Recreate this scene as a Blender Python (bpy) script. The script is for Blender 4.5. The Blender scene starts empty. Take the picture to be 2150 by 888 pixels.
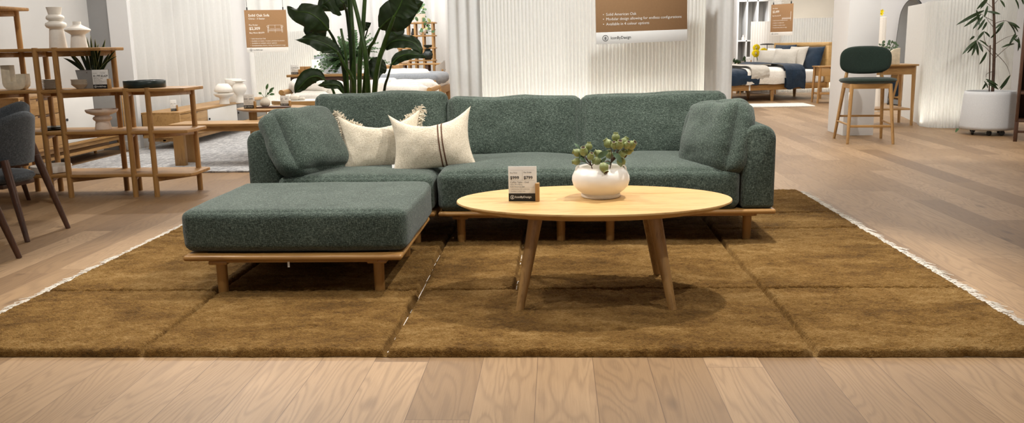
import bpy, bmesh, math, random
from mathutils import Vector, Matrix, noise
R = math.radians
PI = math.pi
sc = bpy.context.scene
COL = sc.collection
rnd = random.Random(7)

# ------------------------------------------------------------------ camera
CH = 1.07
FPX = 1800.0
PITCH, YAW, ROLL = R(10.93), R(-3.09), R(1.096)
_f = Vector((math.sin(YAW)*math.cos(PITCH), math.cos(YAW)*math.cos(PITCH), -math.sin(PITCH)))
_r = Vector((math.cos(YAW), -math.sin(YAW), 0))
_d = _f.cross(_r)
RT = math.cos(ROLL)*_r + math.sin(ROLL)*_d
DN = -math.sin(ROLL)*_r + math.cos(ROLL)*_d
cam = bpy.data.objects.new('camera', bpy.data.cameras.new('camera'))
COL.objects.link(cam)
cam.matrix_world = Matrix(((RT.x, -DN.x, -_f.x, 0), (RT.y, -DN.y, -_f.y, 0), (RT.z, -DN.z, -_f.z, CH), (0, 0, 0, 1)))
cam.data.sensor_fit = 'HORIZONTAL'
cam.data.sensor_width = 36
cam.data.lens = FPX/2150*36
cam.data.clip_end = 100
sc.camera = cam

def ray(x, y): return RT*((x-1075)/FPX) + DN*((y-444)/FPX) + _f
def D(x, y, Y):
    d = ray(x, y); return Vector((0, 0, CH)) + d*(Y/d.y)
def F(x, y, z=0.0):
    d = ray(x, y); return Vector((0, 0, CH)) + d*((z-CH)/d.z)

# ------------------------------------------------------------------ materials
def lin(h):
    h = h.lstrip('#'); o = []
    for i in (0, 2, 4):
        c = int(h[i:i+2], 16)/255
        o.append(c/12.92 if c <= .04045 else ((c+.055)/1.055)**2.4)
    return (*o, 1)

class N:
    """tiny node-tree writer"""
    def __init__(s, name):
        s.m = bpy.data.materials.new(name); s.m.use_nodes = True
        s.t = s.m.node_tree; s.t.nodes.clear()
        s.out = s.t.nodes.new('ShaderNodeOutputMaterial')
    def n(s, typ, **kw):
        nd = s.t.nodes.new('ShaderNode'+typ)
        for k, v in kw.items(): setattr(nd, k, v)
        return nd
    def l(s, a, b): s.t.links.new(a, b)
    def val(s, sock, v):
        if hasattr(v, 'is_linked'): s.l(v, sock)
        else: sock.default_value = v
    def math(s, op, a, b=0.0, c=None):
        nd = s.n('Math', operation=op); s.val(nd.inputs[0], a); s.val(nd.inputs[1], b)
        if c is not None: s.val(nd.inputs[2], c)
        return nd.outputs[0]
    def pos(s, gen='Object'):
        return s.n('TexCoord').outputs[gen]
    def mapping(s, vec, scale=(1, 1, 1), rot=(0, 0, 0)):
        nd = s.n('Mapping'); s.l(vec, nd.inputs[0]); nd.inputs['Scale'].default_value = scale
        nd.inputs['Rotation'].default_value = rot
        return nd.outputs[0]
    def noise(s, vec, scale=5, detail=3, rough=.5, dist=0):
        nd = s.n('TexNoise'); s.l(vec, nd.inputs['Vector']); nd.inputs['Scale'].default_value = scale
        nd.inputs['Detail'].default_value = detail; nd.inputs['Roughness'].default_value = rough
        nd.inputs['Distortion'].default_value = dist
        return nd.outputs['Fac']
    def ramp(s, fac, stops):
        nd = s.n('ValToRGB'); s.l(fac, nd.inputs[0]); e = nd.color_ramp.elements
        while len(e) < len(stops): e.new(.5)
        for i, (p, c) in enumerate(stops):
            e[i].position = p; e[i].color = c if not isinstance(c, str) else lin(c)
        return nd.outputs[0]
    def mix(s, fac, a, b, mode='MIX'):
        nd = s.n('Mix', data_type='RGBA', blend_type=mode)
        s.val(nd.inputs[0], fac); s.val(nd.inputs[6], a); s.val(nd.inputs[7], b)
        return nd.outputs[2]
    def bump(s, h, strength=.3, dist=.01):
        nd = s.n('Bump'); s.l(h, nd.inputs['Height']); nd.inputs['Strength'].default_value = strength
        nd.inputs['Distance'].default_value = dist
        return nd.outputs[0]
    def bsdf(s, color, rough=.6, nrm=None, **kw):
        b = s.n('BsdfPrincipled'); s.val(b.inputs['Base Color'], color); s.val(b.inputs['Roughness'], rough)
        if nrm is not None: s.l(nrm, b.inputs['Normal'])
        for k, v in kw.items(): s.val(b.inputs[k], v)
        s.l(b.outputs[0], s.out.inputs[0]); return b

def plain(name, col, rough=.55, var=.06, scale=30, bump=.0, **kw):
    """painted / ceramic / plastic: a plain colour with a faint mottled variation"""
    n = N(name); p = n.pos()
    c = lin(col); f = n.noise(p, scale, 3)
    a = tuple(min(1, x*(1-var)) for x in c[:3])+(1,); b = tuple(min(1, x*(1+var)) for x in c[:3])+(1,)
    colr = n.ramp(f, [(.3, a), (.7, b)])
    n.bsdf(colr, rough, n.bump(f, bump, .004) if bump else None, **kw)
    return n.m

def wood(name, light, dark, axis='x', rough=.42, scale=1.0):
    n = N(name); p = n.pos()
    s = {'x': (1.2, 14, 14), 'y': (14, 1.2, 14), 'z': (14, 14, 1.2)}[axis]
    v = n.mapping(p, tuple(k*scale for k in s))
    f1 = n.noise(v, 2.2, 5, .6, 1.2)
    f2 = n.noise(n.mapping(p, tuple(k*scale*5 for k in s)), 3, 3, .6)
    big = n.noise(n.mapping(p, tuple(k*scale*.25 for k in s)), 2, 2)
    f = n.math('ADD', n.math('MULTIPLY', f1, .55), n.math('ADD', n.math('MULTIPLY', f2, .25), n.math('MULTIPLY', big, .2)))
    c = n.ramp(f, [(.36, dark), (.5, light), (.66, light)])
    n.bsdf(c, rough, n.bump(f2, .08, .002))
    return n.m

def fabric(name, cols, scale=1.0, bump=.5, rough=.92, sheen=.2, streak=True):
    """woven cloth: two crossed sets of thread streaks"""
    n = N(name); p = n.pos()
    a = n.noise(n.mapping(p, (60*scale, 330*scale, 330*scale)), 1, 2, .7)
    b = n.noise(n.mapping(p, (330*scale, 330*scale, 60*scale)), 1, 2, .7)
    c = n.noise(n.mapping(p, (330*scale, 60*scale, 330*scale)), 1, 2, .7)
    w = n.math('MULTIPLY', n.math('ADD', a, n.math('ADD', b, c)), .3333)
    w = n.math('ADD', n.math('MULTIPLY', n.math('SUBTRACT', w, .5), 2.5), .5)
    big = n.noise(p, 6, 3)
    f = n.math('ADD', n.math('MULTIPLY', w, .85), n.math('MULTIPLY', big, .15))
    col = n.ramp(f, [(.25, cols[0]), (.5, cols[1]), (.78, cols[2])])
    n.bsdf(col, rough, n.bump(w, bump, .004), **{'Sheen Weight': sheen, 'Specular IOR Level': .2})
    return n.m

def floor_mat():
    n = N('oak floorboards'); p = n.n('NewGeometry').outputs['Position']
    x = n.n('SeparateXYZ'); n.l(p, x.inputs[0]); X, Y = x.outputs[0], x.outputs[1]
    W = .1895; L = 2.05
    u = n.math('DIVIDE', n.math('ADD', X, .074+W*40), W)
    iu = n.math('FLOOR', u); fu = n.math('FRACT', u)
    wn = n.n('TexWhiteNoise', noise_dimensions='1D'); n.l(iu, wn.inputs['W'])
    v = n.math('ADD', n.math('DIVIDE', n.math('ADD', Y, 20), L), wn.outputs[0])
    iv = n.math('FLOOR', v); fv = n.math('FRACT', v)
    cmb = n.n('CombineXYZ'); n.l(iu, cmb.inputs[0]); n.l(iv, cmb.inputs[1])
    w2 = n.n('TexWhiteNoise', noise_dimensions='2D'); n.l(cmb.outputs[0], w2.inputs['Vector'])
    off = n.n('CombineXYZ'); n.l(n.math('MULTIPLY', w2.outputs[0], 37), off.inputs[2])
    pv = n.n('VectorMath', operation='ADD'); n.l(p, pv.inputs[0]); n.l(off.outputs[0], pv.inputs[1]); P = pv.outputs[0]
    fine = n.noise(n.mapping(P, (210, 7, 8)), 1, 4, .65, .3)
    # cathedral figure: warped rings stretched along the board
    warp = n.noise(n.mapping(P, (5.5, .75, 3)), 1, 2, .5, .35)
    rings = n.math('SINE', n.math('ADD', n.math('MULTIPLY', warp, 150), n.math('MULTIPLY', fine, 3)))
    rings = n.math('POWER', n.math('MULTIPLY', n.math('ADD', rings, 1), .5), 2.5)
    # knots
    vo = n.n('TexVoronoi', feature='F1'); n.l(n.mapping(P, (3.2, 1.15, 1)), vo.inputs['Vector']); vo.inputs['Scale'].default_value = 1.1
    knot = n.ramp(n.math('ADD', vo.outputs['Distance'], n.math('MULTIPLY', n.math('SUBTRACT', fine, .5), .03)), [(.0, (1, 1, 1, 1)), (.055, (.5, .5, .5, 1)), (.1, (0, 0, 0, 1))])
    board = n.ramp(w2.outputs[0], [(0, '#836749'), (.35, '#9f805c'), (.7, '#ae8f6b'), (1, '#b99975')])
    blotch = n.noise(n.mapping(P, (6, 1.3, 1)), 1, 3)
    col = n.mix(n.math('MULTIPLY', n.math('SUBTRACT', blotch, .35), .9), board, lin('#86694a'))
    col = n.mix(n.math('MULTIPLY', fine, .55), col, lin('#785d40'))
    col = n.mix(n.math('MULTIPLY', rings, .30), col, lin('#664d36'))
    col = n.mix(n.math('MULTIPLY', knot, .7), col, lin('#4d3826'))
    sx = n.math('LESS_THAN', fu, .014); sy = n.math('LESS_THAN', fv, .0014)
    seam = n.math('MAXIMUM', sx, sy)
    col = n.mix(n.math('MULTIPLY', seam, .6), col, lin('#5a4230'))
    h = n.math('SUBTRACT', n.math('MULTIPLY', fine, .2), seam)
    n.bsdf(col, n.math('ADD', .44, n.math('MULTIPLY', fine, .12)), n.bump(h, .25, .002), **{'Specular IOR Level': .35})
    return n.m

def rug_mat():
    n = N('wool pile'); p = n.pos()
    big = n.noise(n.mapping(p, (1.3, 2.4, 1)), 1.6, 4, .6, .8)
    mid = n.noise(n.mapping(p, (14, 22, 16)), 1, 4, .7)
    tuft = n.noise(n.mapping(p, (85, 120, 100)), 1, 3, .7)
    fine = n.noise(p, 260, 2, .75)
    st = lambda v, k: n.math('MULTIPLY', n.math('SUBTRACT', v, .5), k)
    f = n.math('ADD', n.math('ADD', st(big, 1.0), st(mid, .75)), n.math('ADD', st(tuft, .7), n.math('ADD', st(fine, .5), .5)))
    col = n.ramp(f, [(.08, '#3a250b'), (.36, '#6f4b1d'), (.55, '#926b34'), (.92, '#c6a067')])
    h = n.math('ADD', n.math('MULTIPLY', fine, .7), tuft)
    n.bsdf(col, .95, n.bump(h, 1.0, .02), **{'Sheen Weight': .3, 'Sheen Tint': lin('#c4a878'), 'Specular IOR Level': .1})
    return n.m

def translucent(name, col, amount=.45, rough=.6, var=.03, axis_fold=False):
    """sheer cloth / ribbed plastic that lets some light through"""
    n = N(name); p = n.pos(); f = n.noise(p, 40, 2)
    c = lin(col); a = tuple(x*(1-var) for x in c[:3])+(1,)
    colr = n.ramp(f, [(.3, a), (.7, c)])
    d = n.n('BsdfPrincipled'); n.l(colr, d.inputs['Base Color']); d.inputs['Roughness'].default_value = rough
    t = n.n('BsdfTranslucent'); n.l(colr, t.inputs[0])
    m = n.n('MixShader'); m.inputs[0].default_value = amount
    n.l(d.outputs[0], m.inputs[1]); n.l(t.outputs[0], m.inputs[2]); n.l(m.outputs[0], n.out.inputs[0])
    return n.m

def leaf_mat(name, a, b, rough=.35):
    n = N(name); p = n.pos()
    f = n.noise(n.mapping(p, (30, 30, 30)), 1, 4, .6)
    g = n.noise(p, 5, 2)
    col = n.mix(g, n.ramp(f, [(.3, a), (.7, b)]), lin(a))
    n.bsdf(col, rough, n.bump(f, .15, .004), **{'Specular IOR Level': .4})
    return n.m

def emit(name, col, s):
    n = N(name); e = n.n('Emission'); e.inputs[0].default_value = lin(col); e.inputs[1].default_value = s
    n.l(e.outputs[0], n.out.inputs[0]); return n.m

M = {}
for ax in 'xyz':
    M['oak_'+ax] = wood('light oak '+ax, '#cba56c', '#ae8347', ax)
    M['shelfoak_'+ax] = wood('honey oak '+ax, '#a67b44', '#7c562b', ax)
    M['walnut_'+ax] = wood('walnut '+ax, '#4f3222', '#2e1b0e', ax, .4)
    M['pale_'+ax] = wood('pale oak '+ax, '#a8814e', '#835f32', ax)
M['floor'] = floor_mat()
M['rug'] = rug_mat()
M['green'] = fabric('green sofa weave', ['#161c18', '#3b483f', '#7c897d'], 1.15, .6)
M['greenplain'] = fabric('dark green upholstery', ['#131d18', '#1b2922', '#25362d'], 1.2, .25)
M['linen'] = fabric('cream linen', ['#b9ab93', '#d5c9b3', '#e6dcc9'], .8, .5)
M['linengrey'] = fabric('stone linen', ['#a49d92', '#bbb4a8', '#cfc9be'], .8, .3)
M['fringe'] = fabric('fringe yarn', ['#b3a58c', '#d8ccb6', '#ece3d2'], .6, .3)
M['rugfringe'] = fabric('cotton fringe', ['#d8d0c2', '#e9e2d6', '#f4efe6'], .6, .2)
M['charcoal'] = fabric('charcoal chair weave', ['#2b2f33', '#464b50', '#666b70'], .9, .4)
M['white_linen'] = fabric('white linen', ['#d9d4cb', '#ece8e0', '#f6f3ee'], .7, .25)
M['quilt'] = fabric('quilted cotton', ['#cfc8bb', '#e6e0d5', '#f2ede4'], .5, .3)
M['navy'] = fabric('navy linen', ['#0d1824', '#18293a', '#25394d'], .6, .3)
M['bluegrey'] = fabric('blue grey linen', ['#6f7479', '#868b91', '#9da2a7'], .6, .3)
M['palegrey'] = fabric('pale grey felt', ['#a7a39d', '#b9b5af', '#c9c5bf'], .8, .2)
M['greyrug'] = fabric('grey flecked rug', ['#76777a', '#a9a9aa', '#dcdbd8'], .12, .8)
M['ceramic'] = plain('matt white ceramic', '#ece6dc', .55, .03, 60, .1)
M['vasewhite'] = plain('white glazed vase', '#f0ebe2', .32, .02, 20)
M['blush'] = plain('blush clay', '#e4d2c2', .6, .05, 50, .1)
M['plate'] = plain('stoneware', '#cfc5b6', .4, .06, 60)
M['travertine'] = plain('travertine', '#d8cbb2', .55, .14, 25, .2)
M['darkmarble'] = plain('dark green marble', '#1d2a28', .3, .5, 14)
M['wall'] = plain('white wall paint', '#d6d6d6', .8, .015, 4)
M['wallpale'] = plain('pale grey wall paint', '#bdbcba', .8, .015, 4)
M['wallgrey'] = plain('grey wall paint', '#8a8a8a', .8, .02, 4)
M['wallbeige'] = plain('warm beige wall paint', '#cfc8bd', .8, .02, 4)
M['ceil'] = plain('ceiling paint', '#e4e2de', .9, .01, 4)
M['skirting'] = plain('skirting paint', '#e6e4e0', .5, .01, 4)
M['panel'] = translucent('fluted white panel', '#f0f0ed', .38, .4)
M['curtain'] = translucent('sheer curtain', '#ededeb', .35, .9)
M['lacquer'] = plain('white lacquer', '#dcdad6', .4, .01, 5)
M['greydoor'] = plain('grey lacquer', '#6f6d6a', .45, .03, 5)
M['planter'] = plain('grey planter', '#8d8c8a', .7, .05, 20, .1)
M['potwhite'] = plain('white terrazzo pot', '#cfd1d3', .6, .05, 120, .1)
M['soil'] = plain('potting soil', '#4a3424', .95, .4, 60, .8)
M['card'] = plain('kraft card', '#a5805a', .8, .03, 60)
M['cardwhite'] = plain('white card', '#e9e8e4', .6, .01, 30)
M['black'] = plain('black print', '#161616', .5, .05, 20)
M['printgrey'] = plain('grey print', '#5f5d5a', .6, .05, 20)
M['printwhite'] = plain('white print', '#f4f1ea', .6, .01, 20)
M['steel'] = plain('brushed steel', '#a9a9a9', .3, .03, 40, Metallic=1.0)
M['blackmetal'] = plain('black metal', '#121212', .4, .05, 30)
M['stripe'] = plain('brown woven stripe', '#5b3d2a', .9, .1, 200)
M['leaf'] = leaf_mat('glossy dark leaf', '#1f2f15', '#384f28', .5)
M['leafmid'] = leaf_mat('fern leaf', '#31502a', '#5c8048', .5)
M['leafgrey'] = leaf_mat('grey green leaf', '#42593f', '#6f8763', .55)
M['stem'] = leaf_mat('green stalk', '#2e4a1c', '#55702f', .4)
M['stemdark'] = leaf_mat('dark stalk', '#18260f', '#2f4520', .45)
M['leafedge'] = leaf_mat('leaf edge', '#8f9257', '#a9ab6d', .5)
M['bark'] = plain('brown bark', '#4d3a2d', .9, .3, 90, .5)
M['pod'] = plain('olive seed pod', '#7d8650', .5, .22, 40, .2)
M['podtip'] = plain('brown pod mouth', '#46301f', .8, .3, 80, .3)
M['yellow'] = plain('yellow bloom', '#f0d716', .8, .2, 60, .6)
n = N('clear glass'); n.bsdf((1, 1, 1, 1), .02, **{'Transmission Weight': 1.0, 'IOR': 1.45}); M['glass'] = n.m
n = N('mirror glass'); n.bsdf((.86, .88, .88, 1), .02, Metallic=1.0); M['mirror'] = n.m
M['lampglow'] = emit('lit lamp shade', '#fff0d0', 3.0)

# ------------------------------------------------------------------ mesh helper
def pinchxy(a, b, u, v, p):
    if not hasattr(p, '__len__'): p = (p, p, p)
    kz = p[1] if v > 0 else p[2]
    return a*u*(1-p[0]*(1-v*v)), b*v*(1-kz*(1-abs(u)**1.35)*abs(v))
class B:
    def __init__(s): s.v = []; s.f = []
    def add(s, vs, fs, mtx=None):
        o = len(s.v)
        s.v += [tuple(mtx @ Vector(v)) if mtx is not None else tuple(v) for v in vs]
        s.f += [tuple(i+o for i in f) for f in fs]; return s
    def bm(s, bm, mtx=None):
        bm.verts.index_update()
        s.add([v.co.copy() for v in bm.verts], [[v.index for v in f.verts] for f in bm.faces], mtx); bm.free(); return s
    def box(s, x0, x1, y0, y1, z0, z1, bev=.003, seg=2, mtx=None):
        bm = bmesh.new(); bmesh.ops.create_cube(bm, size=1)
        for v in bm.verts:
            v.co = Vector((x0+(v.co.x+.5)*(x1-x0), y0+(v.co.y+.5)*(y1-y0), z0+(v.co.z+.5)*(z1-z0)))
        bev = min(bev, .45*min(abs(x1-x0), abs(y1-y0), abs(z1-z0)))
        if bev > 0: bmesh.ops.bevel(bm, geom=list(bm.edges), offset=bev, segments=seg, profile=.5, affect='EDGES')
        return s.bm(bm, mtx)
    def prism(s, poly, z0, z1, bev=0, mtx=None):
        """polygon in xy extruded in z"""
        bm = bmesh.new(); vs = [bm.verts.new((x, y, z0)) for x, y in poly]
        f = bm.faces.new(vs)
        r = bmesh.ops.extrude_face_region(bm, geom=[f])
        for g in r['geom']:
            if isinstance(g, bmesh.types.BMVert): g.co.z = z1
        bmesh.ops.recalc_face_normals(bm, faces=list(bm.faces))
        if bev:
            ed = [e for e in bm.edges if abs(e.verts[0].co.z-e.verts[1].co.z) < 1e-6]
            bmesh.ops.bevel(bm, geom=ed, offset=bev, segments=2, profile=.5, affect='EDGES')
        return s.bm(bm, mtx)
    def tube(s, pts, rad, n=10, cap=True, mtx=None, flat=1.0):
        pts = [Vector(p) for p in pts]; k = len(pts)
        if not hasattr(rad, '__len__'): rad = [rad]*k
        vs = []; fs = []; up = None
        for i, p in enumerate(pts):
            t = (pts[min(i+1, k-1)]-pts[max(i-1, 0)]).normalized()
            if up is None:
                up = Vector((0, 0, 1)) if abs(t.z) < .9 else Vector((0, 1, 0))
            a = (up - t*up.dot(t)).normalized(); up = a; b = t.cross(a)
            for j in range(n):
                an = 2*PI*j/n
                vs.append(p + (a*math.cos(an) + b*math.sin(an)*flat)*rad[i])
        for i in range(k-1):
            for j in range(n):
                fs.append((i*n+j, i*n+(j+1) % n, (i+1)*n+(j+1) % n, (i+1)*n+j))
        if cap:
            fs.append(tuple(range(n))[::-1]); fs.append(tuple((k-1)*n+j for j in range(n)))
        return s.add(vs, fs, mtx)
    def lathe(s, cx, cy, prof, n=32, mtx=None, sx=1, sy=1):
        vs = []; fs = []; k = len(prof)
        for r, z in prof:
            for j in range(n):
                a = 2*PI*j/n; vs.append((cx+r*sx*math.cos(a), cy+r*sy*math.sin(a), z))
        for i in range(k-1):
            for j in range(n):
                fs.append((i*n+j, i*n+(j+1) % n, (i+1)*n+(j+1) % n, (i+1)*n+j))
        if prof[0][0] > 1e-4: fs.append(tuple(range(n))[::-1])
        if prof[-1][0] > 1e-4: fs.append(tuple((k-1)*n+j for j in range(n)))
        return s.add(vs, fs, mtx)
    def grid(s, fn, nu, nv, closed_u=False, mtx=None):
        vs = [fn(i/nu, j/nv) for i in range(nu+1) for j in range(nv+1)]
        fs = [(i*(nv+1)+j, (i+1)*(nv+1)+j, (i+1)*(nv+1)+j+1, i*(nv+1)+j+1) for i in range(nu) for j in range(nv)]
        return s.add(vs, fs, mtx)
    def rbox(s, sx, sy, sz, r, n=12, crown=0, wr=0, seed=0, bulge=0, mtx=None, sag=0):
        """upholstered block centred on the origin: rounded edges, crowned faces, soft wrinkles"""
        bm = bmesh.new(); bmesh.ops.create_cube(bm, size=2)
        bmesh.ops.subdivide_edges(bm, edges=list(bm.edges), cuts=n, use_grid_fill=True)
        h = Vector((sx/2, sy/2, sz/2)); r = min(r, min(h)*.98)
        for v in bm.verts:
            u = v.co.copy()
            q = Vector([math.sin(c*PI/2)*.72+c*.28 for c in u])
            p = Vector((q.x*h.x, q.y*h.y, q.z*h.z))
            inner = Vector([max(-(h[i]-r), min(h[i]-r, p[i])) for i in range(3)])
            dv = p-inner
            if dv.length > 1e-9: p = inner + dv.normalized()*min(r, dv.length if dv.length < r else r)
            cx, cy, cz = 1-u.x**2, 1-u.y**2, 1-u.z**2
            p.z += u.z*crown*cx*cy
            p.x += u.x*bulge*cy*cz; p.y += u.y*bulge*cx*cz
            if wr:
                w = noise.fractal(Vector((p.x*4+seed*7.1, p.y*4+seed*3.3, p.z*5)), 1.0, 2.0, 3)
                nr = p.normalized(); p += nr*w*wr
            v.co = p
        return s.bm(bm, mtx)
    def pillow(s, a, b, T, n=28, pinch=.1, wr=.006, seed=0, mtx=None, flat_pow=.55):
        """scatter cushion in the xz plane, thickness along y; edges drawn in between four pointed corners"""
        def P(u, v, sgn):
            x, z = pinchxy(a, b, u, v, pinch)
            t = T*(max(0, (1-u*u))*max(0, (1-v*v)))**flat_pow
            w = noise.fractal(Vector((x*5+seed*5.7, z*5+seed, sgn*3.0)), 1.0, 2.0, 3)*wr*min(1, t/T*3)
            return Vector((x, sgn*t+w, z))
        vs = []; fs = []; m = n+1
        def sp(i): 
            t = -1+2*i/n; return math.sin(t*PI/2)*.6+t*.4
        for sgn in (-1, 1):
            o = len(vs)
            vs += [P(sp(i), sp(j), sgn) for i in range(m) for j in range(m)]
            for i in range(n):
                for j in range(n):
                    q = (o+i*m+j, o+(i+1)*m+j, o+(i+1)*m+j+1, o+i*m+j+1)
                    fs.append(q if sgn < 0 else q[::-1])
        bm = bmesh.new(); bv = [bm.verts.new(v) for v in vs]
        for f in fs: bm.faces.new([bv[i] for i in f])
        bmesh.ops.remove_doubles(bm, verts=list(bm.verts), dist=1e-5)
        return s.bm(bm, mtx)

def link(name, b, mat, parent=None, loc=None, smooth=40, fixn=False):
    """one mesh object.  b's vertices are in world space unless loc is given (then local to loc / to the parent)"""
    me = bpy.data.meshes.new(name); me.from_pydata(b.v, [], b.f); me.update()
    if fixn:
        bm = bmesh.new(); bm.from_mesh(me); bmesh.ops.recalc_face_normals(bm, faces=list(bm.faces)); bm.to_mesh(me); bm.free()
    me.materials.append(mat)
    if smooth:
        me.polygons.foreach_set('use_smooth', [True]*len(me.polygons)); me.set_sharp_from_angle(angle=R(smooth))
    o = bpy.data.objects.new(name, me); COL.objects.link(o)
    if parent: o.parent = parent
    if loc is not None: o.location = loc
    return o

def thing(name, label, cat, loc=(0, 0, 0), rz=0, group=None):
    o = bpy.data.objects.new(name, None); COL.objects.link(o); o.empty_display_size = .1
    o.location = loc; o.rotation_euler = (0, 0, rz); return tag(o, label, cat, group)
def tag(o, label, cat, group=None):
    o['label'] = label; o['category'] = cat
    if group: o['group'] = group
    return o
def part(parent, name, b, mat, world=True, **kw):
    """child mesh; world-space vertices are moved into the parent's space"""
    if world:
        off = parent.location
        q = parent
        off = Vector(parent.location)
        while q.parent: q = q.parent; off += Vector(q.location)
        b.v = [(v[0]-off.x, v[1]-off.y, v[2]-off.z) for v in b.v]
    return link(name, b, mat, parent, **kw)
def single(name, b, mat, label, cat, base, group=None, **kw):
    base = Vector(base); b.v = [(v[0]-base.x, v[1]-base.y, v[2]-base.z) for v in b.v]
    return tag(link(name, b, mat, None, base, **kw), label, cat, group)
def structure(name, b, mat, **kw):
    o = link(name, b, mat, **kw); o['kind'] = 'structure'; return o
def dup(o, loc, rz=None, label=None, group=None):
    c = o.copy(); COL.objects.link(c); c.location = loc
    if rz is not None: c.rotation_euler = (0, 0, rz)
    if label: c['label'] = label
    if group: c['group'] = group
    for ch in list(o.children):
        d = ch.copy(); COL.objects.link(d); d.parent = c
        for g in ch.children:
            e = g.copy(); COL.objects.link(e); e.parent = d
    return c
def rotm(loc, rx=0, ry=0, rz=0):
    return Matrix.Translation(Vector(loc)) @ Matrix.Rotation(rz, 4, 'Z') @ Matrix.Rotation(ry, 4, 'Y') @ Matrix.Rotation(rx, 4, 'X')

_txt = {}
def text(b, s, size, mtx, bold=0.0, align='LEFT'):
    """lettering as flat mesh; text plane xy -> mtx"""
    cu = bpy.data.curves.new('t', 'FONT'); cu.body = s; cu.size = size; cu.align_x = align; cu.offset = bold*size
    cu.resolution_u = 2
    o = bpy.data.objects.new('t', cu); COL.objects.link(o)
    dg = bpy.context.evaluated_depsgraph_get(); me = bpy.data.meshes.new_from_object(o.evaluated_get(dg))
    b.add([v.co.copy() for v in me.vertices], [list(p.vertices) for p in me.polygons], mtx)
    bpy.data.objects.remove(o); bpy.data.curves.remove(cu); bpy.data.meshes.remove(me)
def ring(b, r0, r1, mtx, n=24):
    vs = []; fs = []
    for j in range(n):
        a = 2*PI*j/n; vs += [(r0*math.cos(a), r0*math.sin(a), 0), (r1*math.cos(a), r1*math.sin(a), 0)]
    fs = [(2*j, 2*j+1, (2*j+3) % (2*n), (2*j+2) % (2*n)) for j in range(n)]
    b.add(vs, fs, mtx)
def rect(b, x0, x1, y0, y1, mtx, z=0):
    b.add([(x0, y0, z), (x1, y0, z), (x1, y1, z), (x0, y1, z)], [(0, 1, 2, 3)], mtx)
def emblem(b, r, mtx):
    """round badge with a little standing figure of stacked arcs"""
    ring(b, r*.84, r, mtx, 28)
    rect(b, -r*.07, r*.07, -r*.6, r*.55, mtx)
    for k in (-.45, -.2, .05, .3):
        rect(b, -r*.36, -r*.12, r*(k-.06), r*(k+.08), mtx); rect(b, r*.12, r*.36, r*(k-.06), r*(k+.08), mtx)

# ================================================================== SETTING
structure('floor', B().box(-9, 9, -4, 26, -.1, 0, 0), M['floor'])
structure('ceiling', B().box(-9, 9, -4, 26, 3.3, 3.4, 0), M['ceil'])
structure('wall_left', B().box(-5.5, -5.125, -4, 9.4, 0, 3.3, 0), M['wallpale'])
structure('wall_column_left', B().box(-5.5, -4.90, 9.4, 9.46, 0, 3.3, 0), M['wallgrey'])
structure('wall_column_left_side', B().box(-4.898, -4.675, 9.39, 9.46, 0, 3.3, 0), M['wall'])
structure('wall_left_far', B().box(-5.5, -5.22, 9.95, 26, 0, 3.3, 0), M['wall'])
structure('wall_back', B().box(-5.2, 9, 24.0, 24.2, 0, 3.3, 0), M['wall'])
structure('wall_column_right', B().box(3.235, 3.575, 9.885, 10.43, 0, 3.3, .004), M['wall'])
structure('wall_right', B().box(5.35, 9, 14.9, 15.1, 0, 3.3, 0), M['wall'])
structure('wall_bedroom', B().box(3.75, 9, 19.2, 19.4, 0, 3.3, 0), M['wallbeige'])
structure('wall_right_side', B().box(8.8, 9, -4, 24, 0, 3.3, 0), M['wall'])
structure('baseboard_left', B().box(-5.125, -5.11, 2, 9.4, 0, .09, .003), M['skirting'])
structure('baseboard_column_left', B().box(-4.898, -4.675, 9.375, 9.39, 0, .1, .003), M['skirting'])

# ------------------------------------------------------------------ fluted screens and curtains
def strip_wall(pts, z0, z1, thick, b=None):
    """a thin wall following plan points, closed solid"""
    b = b or B(); k = len(pts); P = [Vector((p[0], p[1], 0)) for p in pts]; out = []; inn = []
    for i, p in enumerate(P):
        t = (P[min(i+1, k-1)]-P[max(i-1, 0)]).normalized(); nn = Vector((t.y, -t.x, 0))
        out.append(p); inn.append(p-nn*thick)
    vs = []
    for p in out: vs += [(p.x, p.y, z0), (p.x, p.y, z1)]
    for p in inn: vs += [(p.x, p.y, z0), (p.x, p.y, z1)]
    o = 2*k; fs = []
    for i in range(k-1):
        a = 2*i; fs += [(a, a+2, a+3, a+1), (o+a, o+a+1, o+a+3, o+a+2), (a+1, a+3, o+a+3, o+a+1), (a, o+a, o+a+2, a+2)]
    fs += [(0, 1, o+1, o), (2*k-2, o+2*k-2, o+2*k-1, 2*k-1)]
    return b.add(vs, fs)
def fluted(path, pitch, depth, sub=6):
    """points along a polyline path with scalloped flutes facing the right-hand normal"""
    P = [Vector((x, y, 0)) for x, y in path]; L = [0]
    for i in range(len(P)-1): L.append(L[-1]+(P[i+1]-P[i]).length)
    tot = L[-1]; n = int(tot/pitch)*sub; out = []
    for i in range(n+1):
        s = tot*i/n; j = 0
        while j < len(P)-2 and s > L[j+1]: j += 1
        t = (s-L[j])/(L[j+1]-L[j]); p = P[j].lerp(P[j+1], t); d = (P[j+1]-P[j]).normalized()
        w = abs(math.sin(PI*i/sub))
        out.append((p.x+d.y*depth*w, p.y-d.x*depth*w))
    return out
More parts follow.
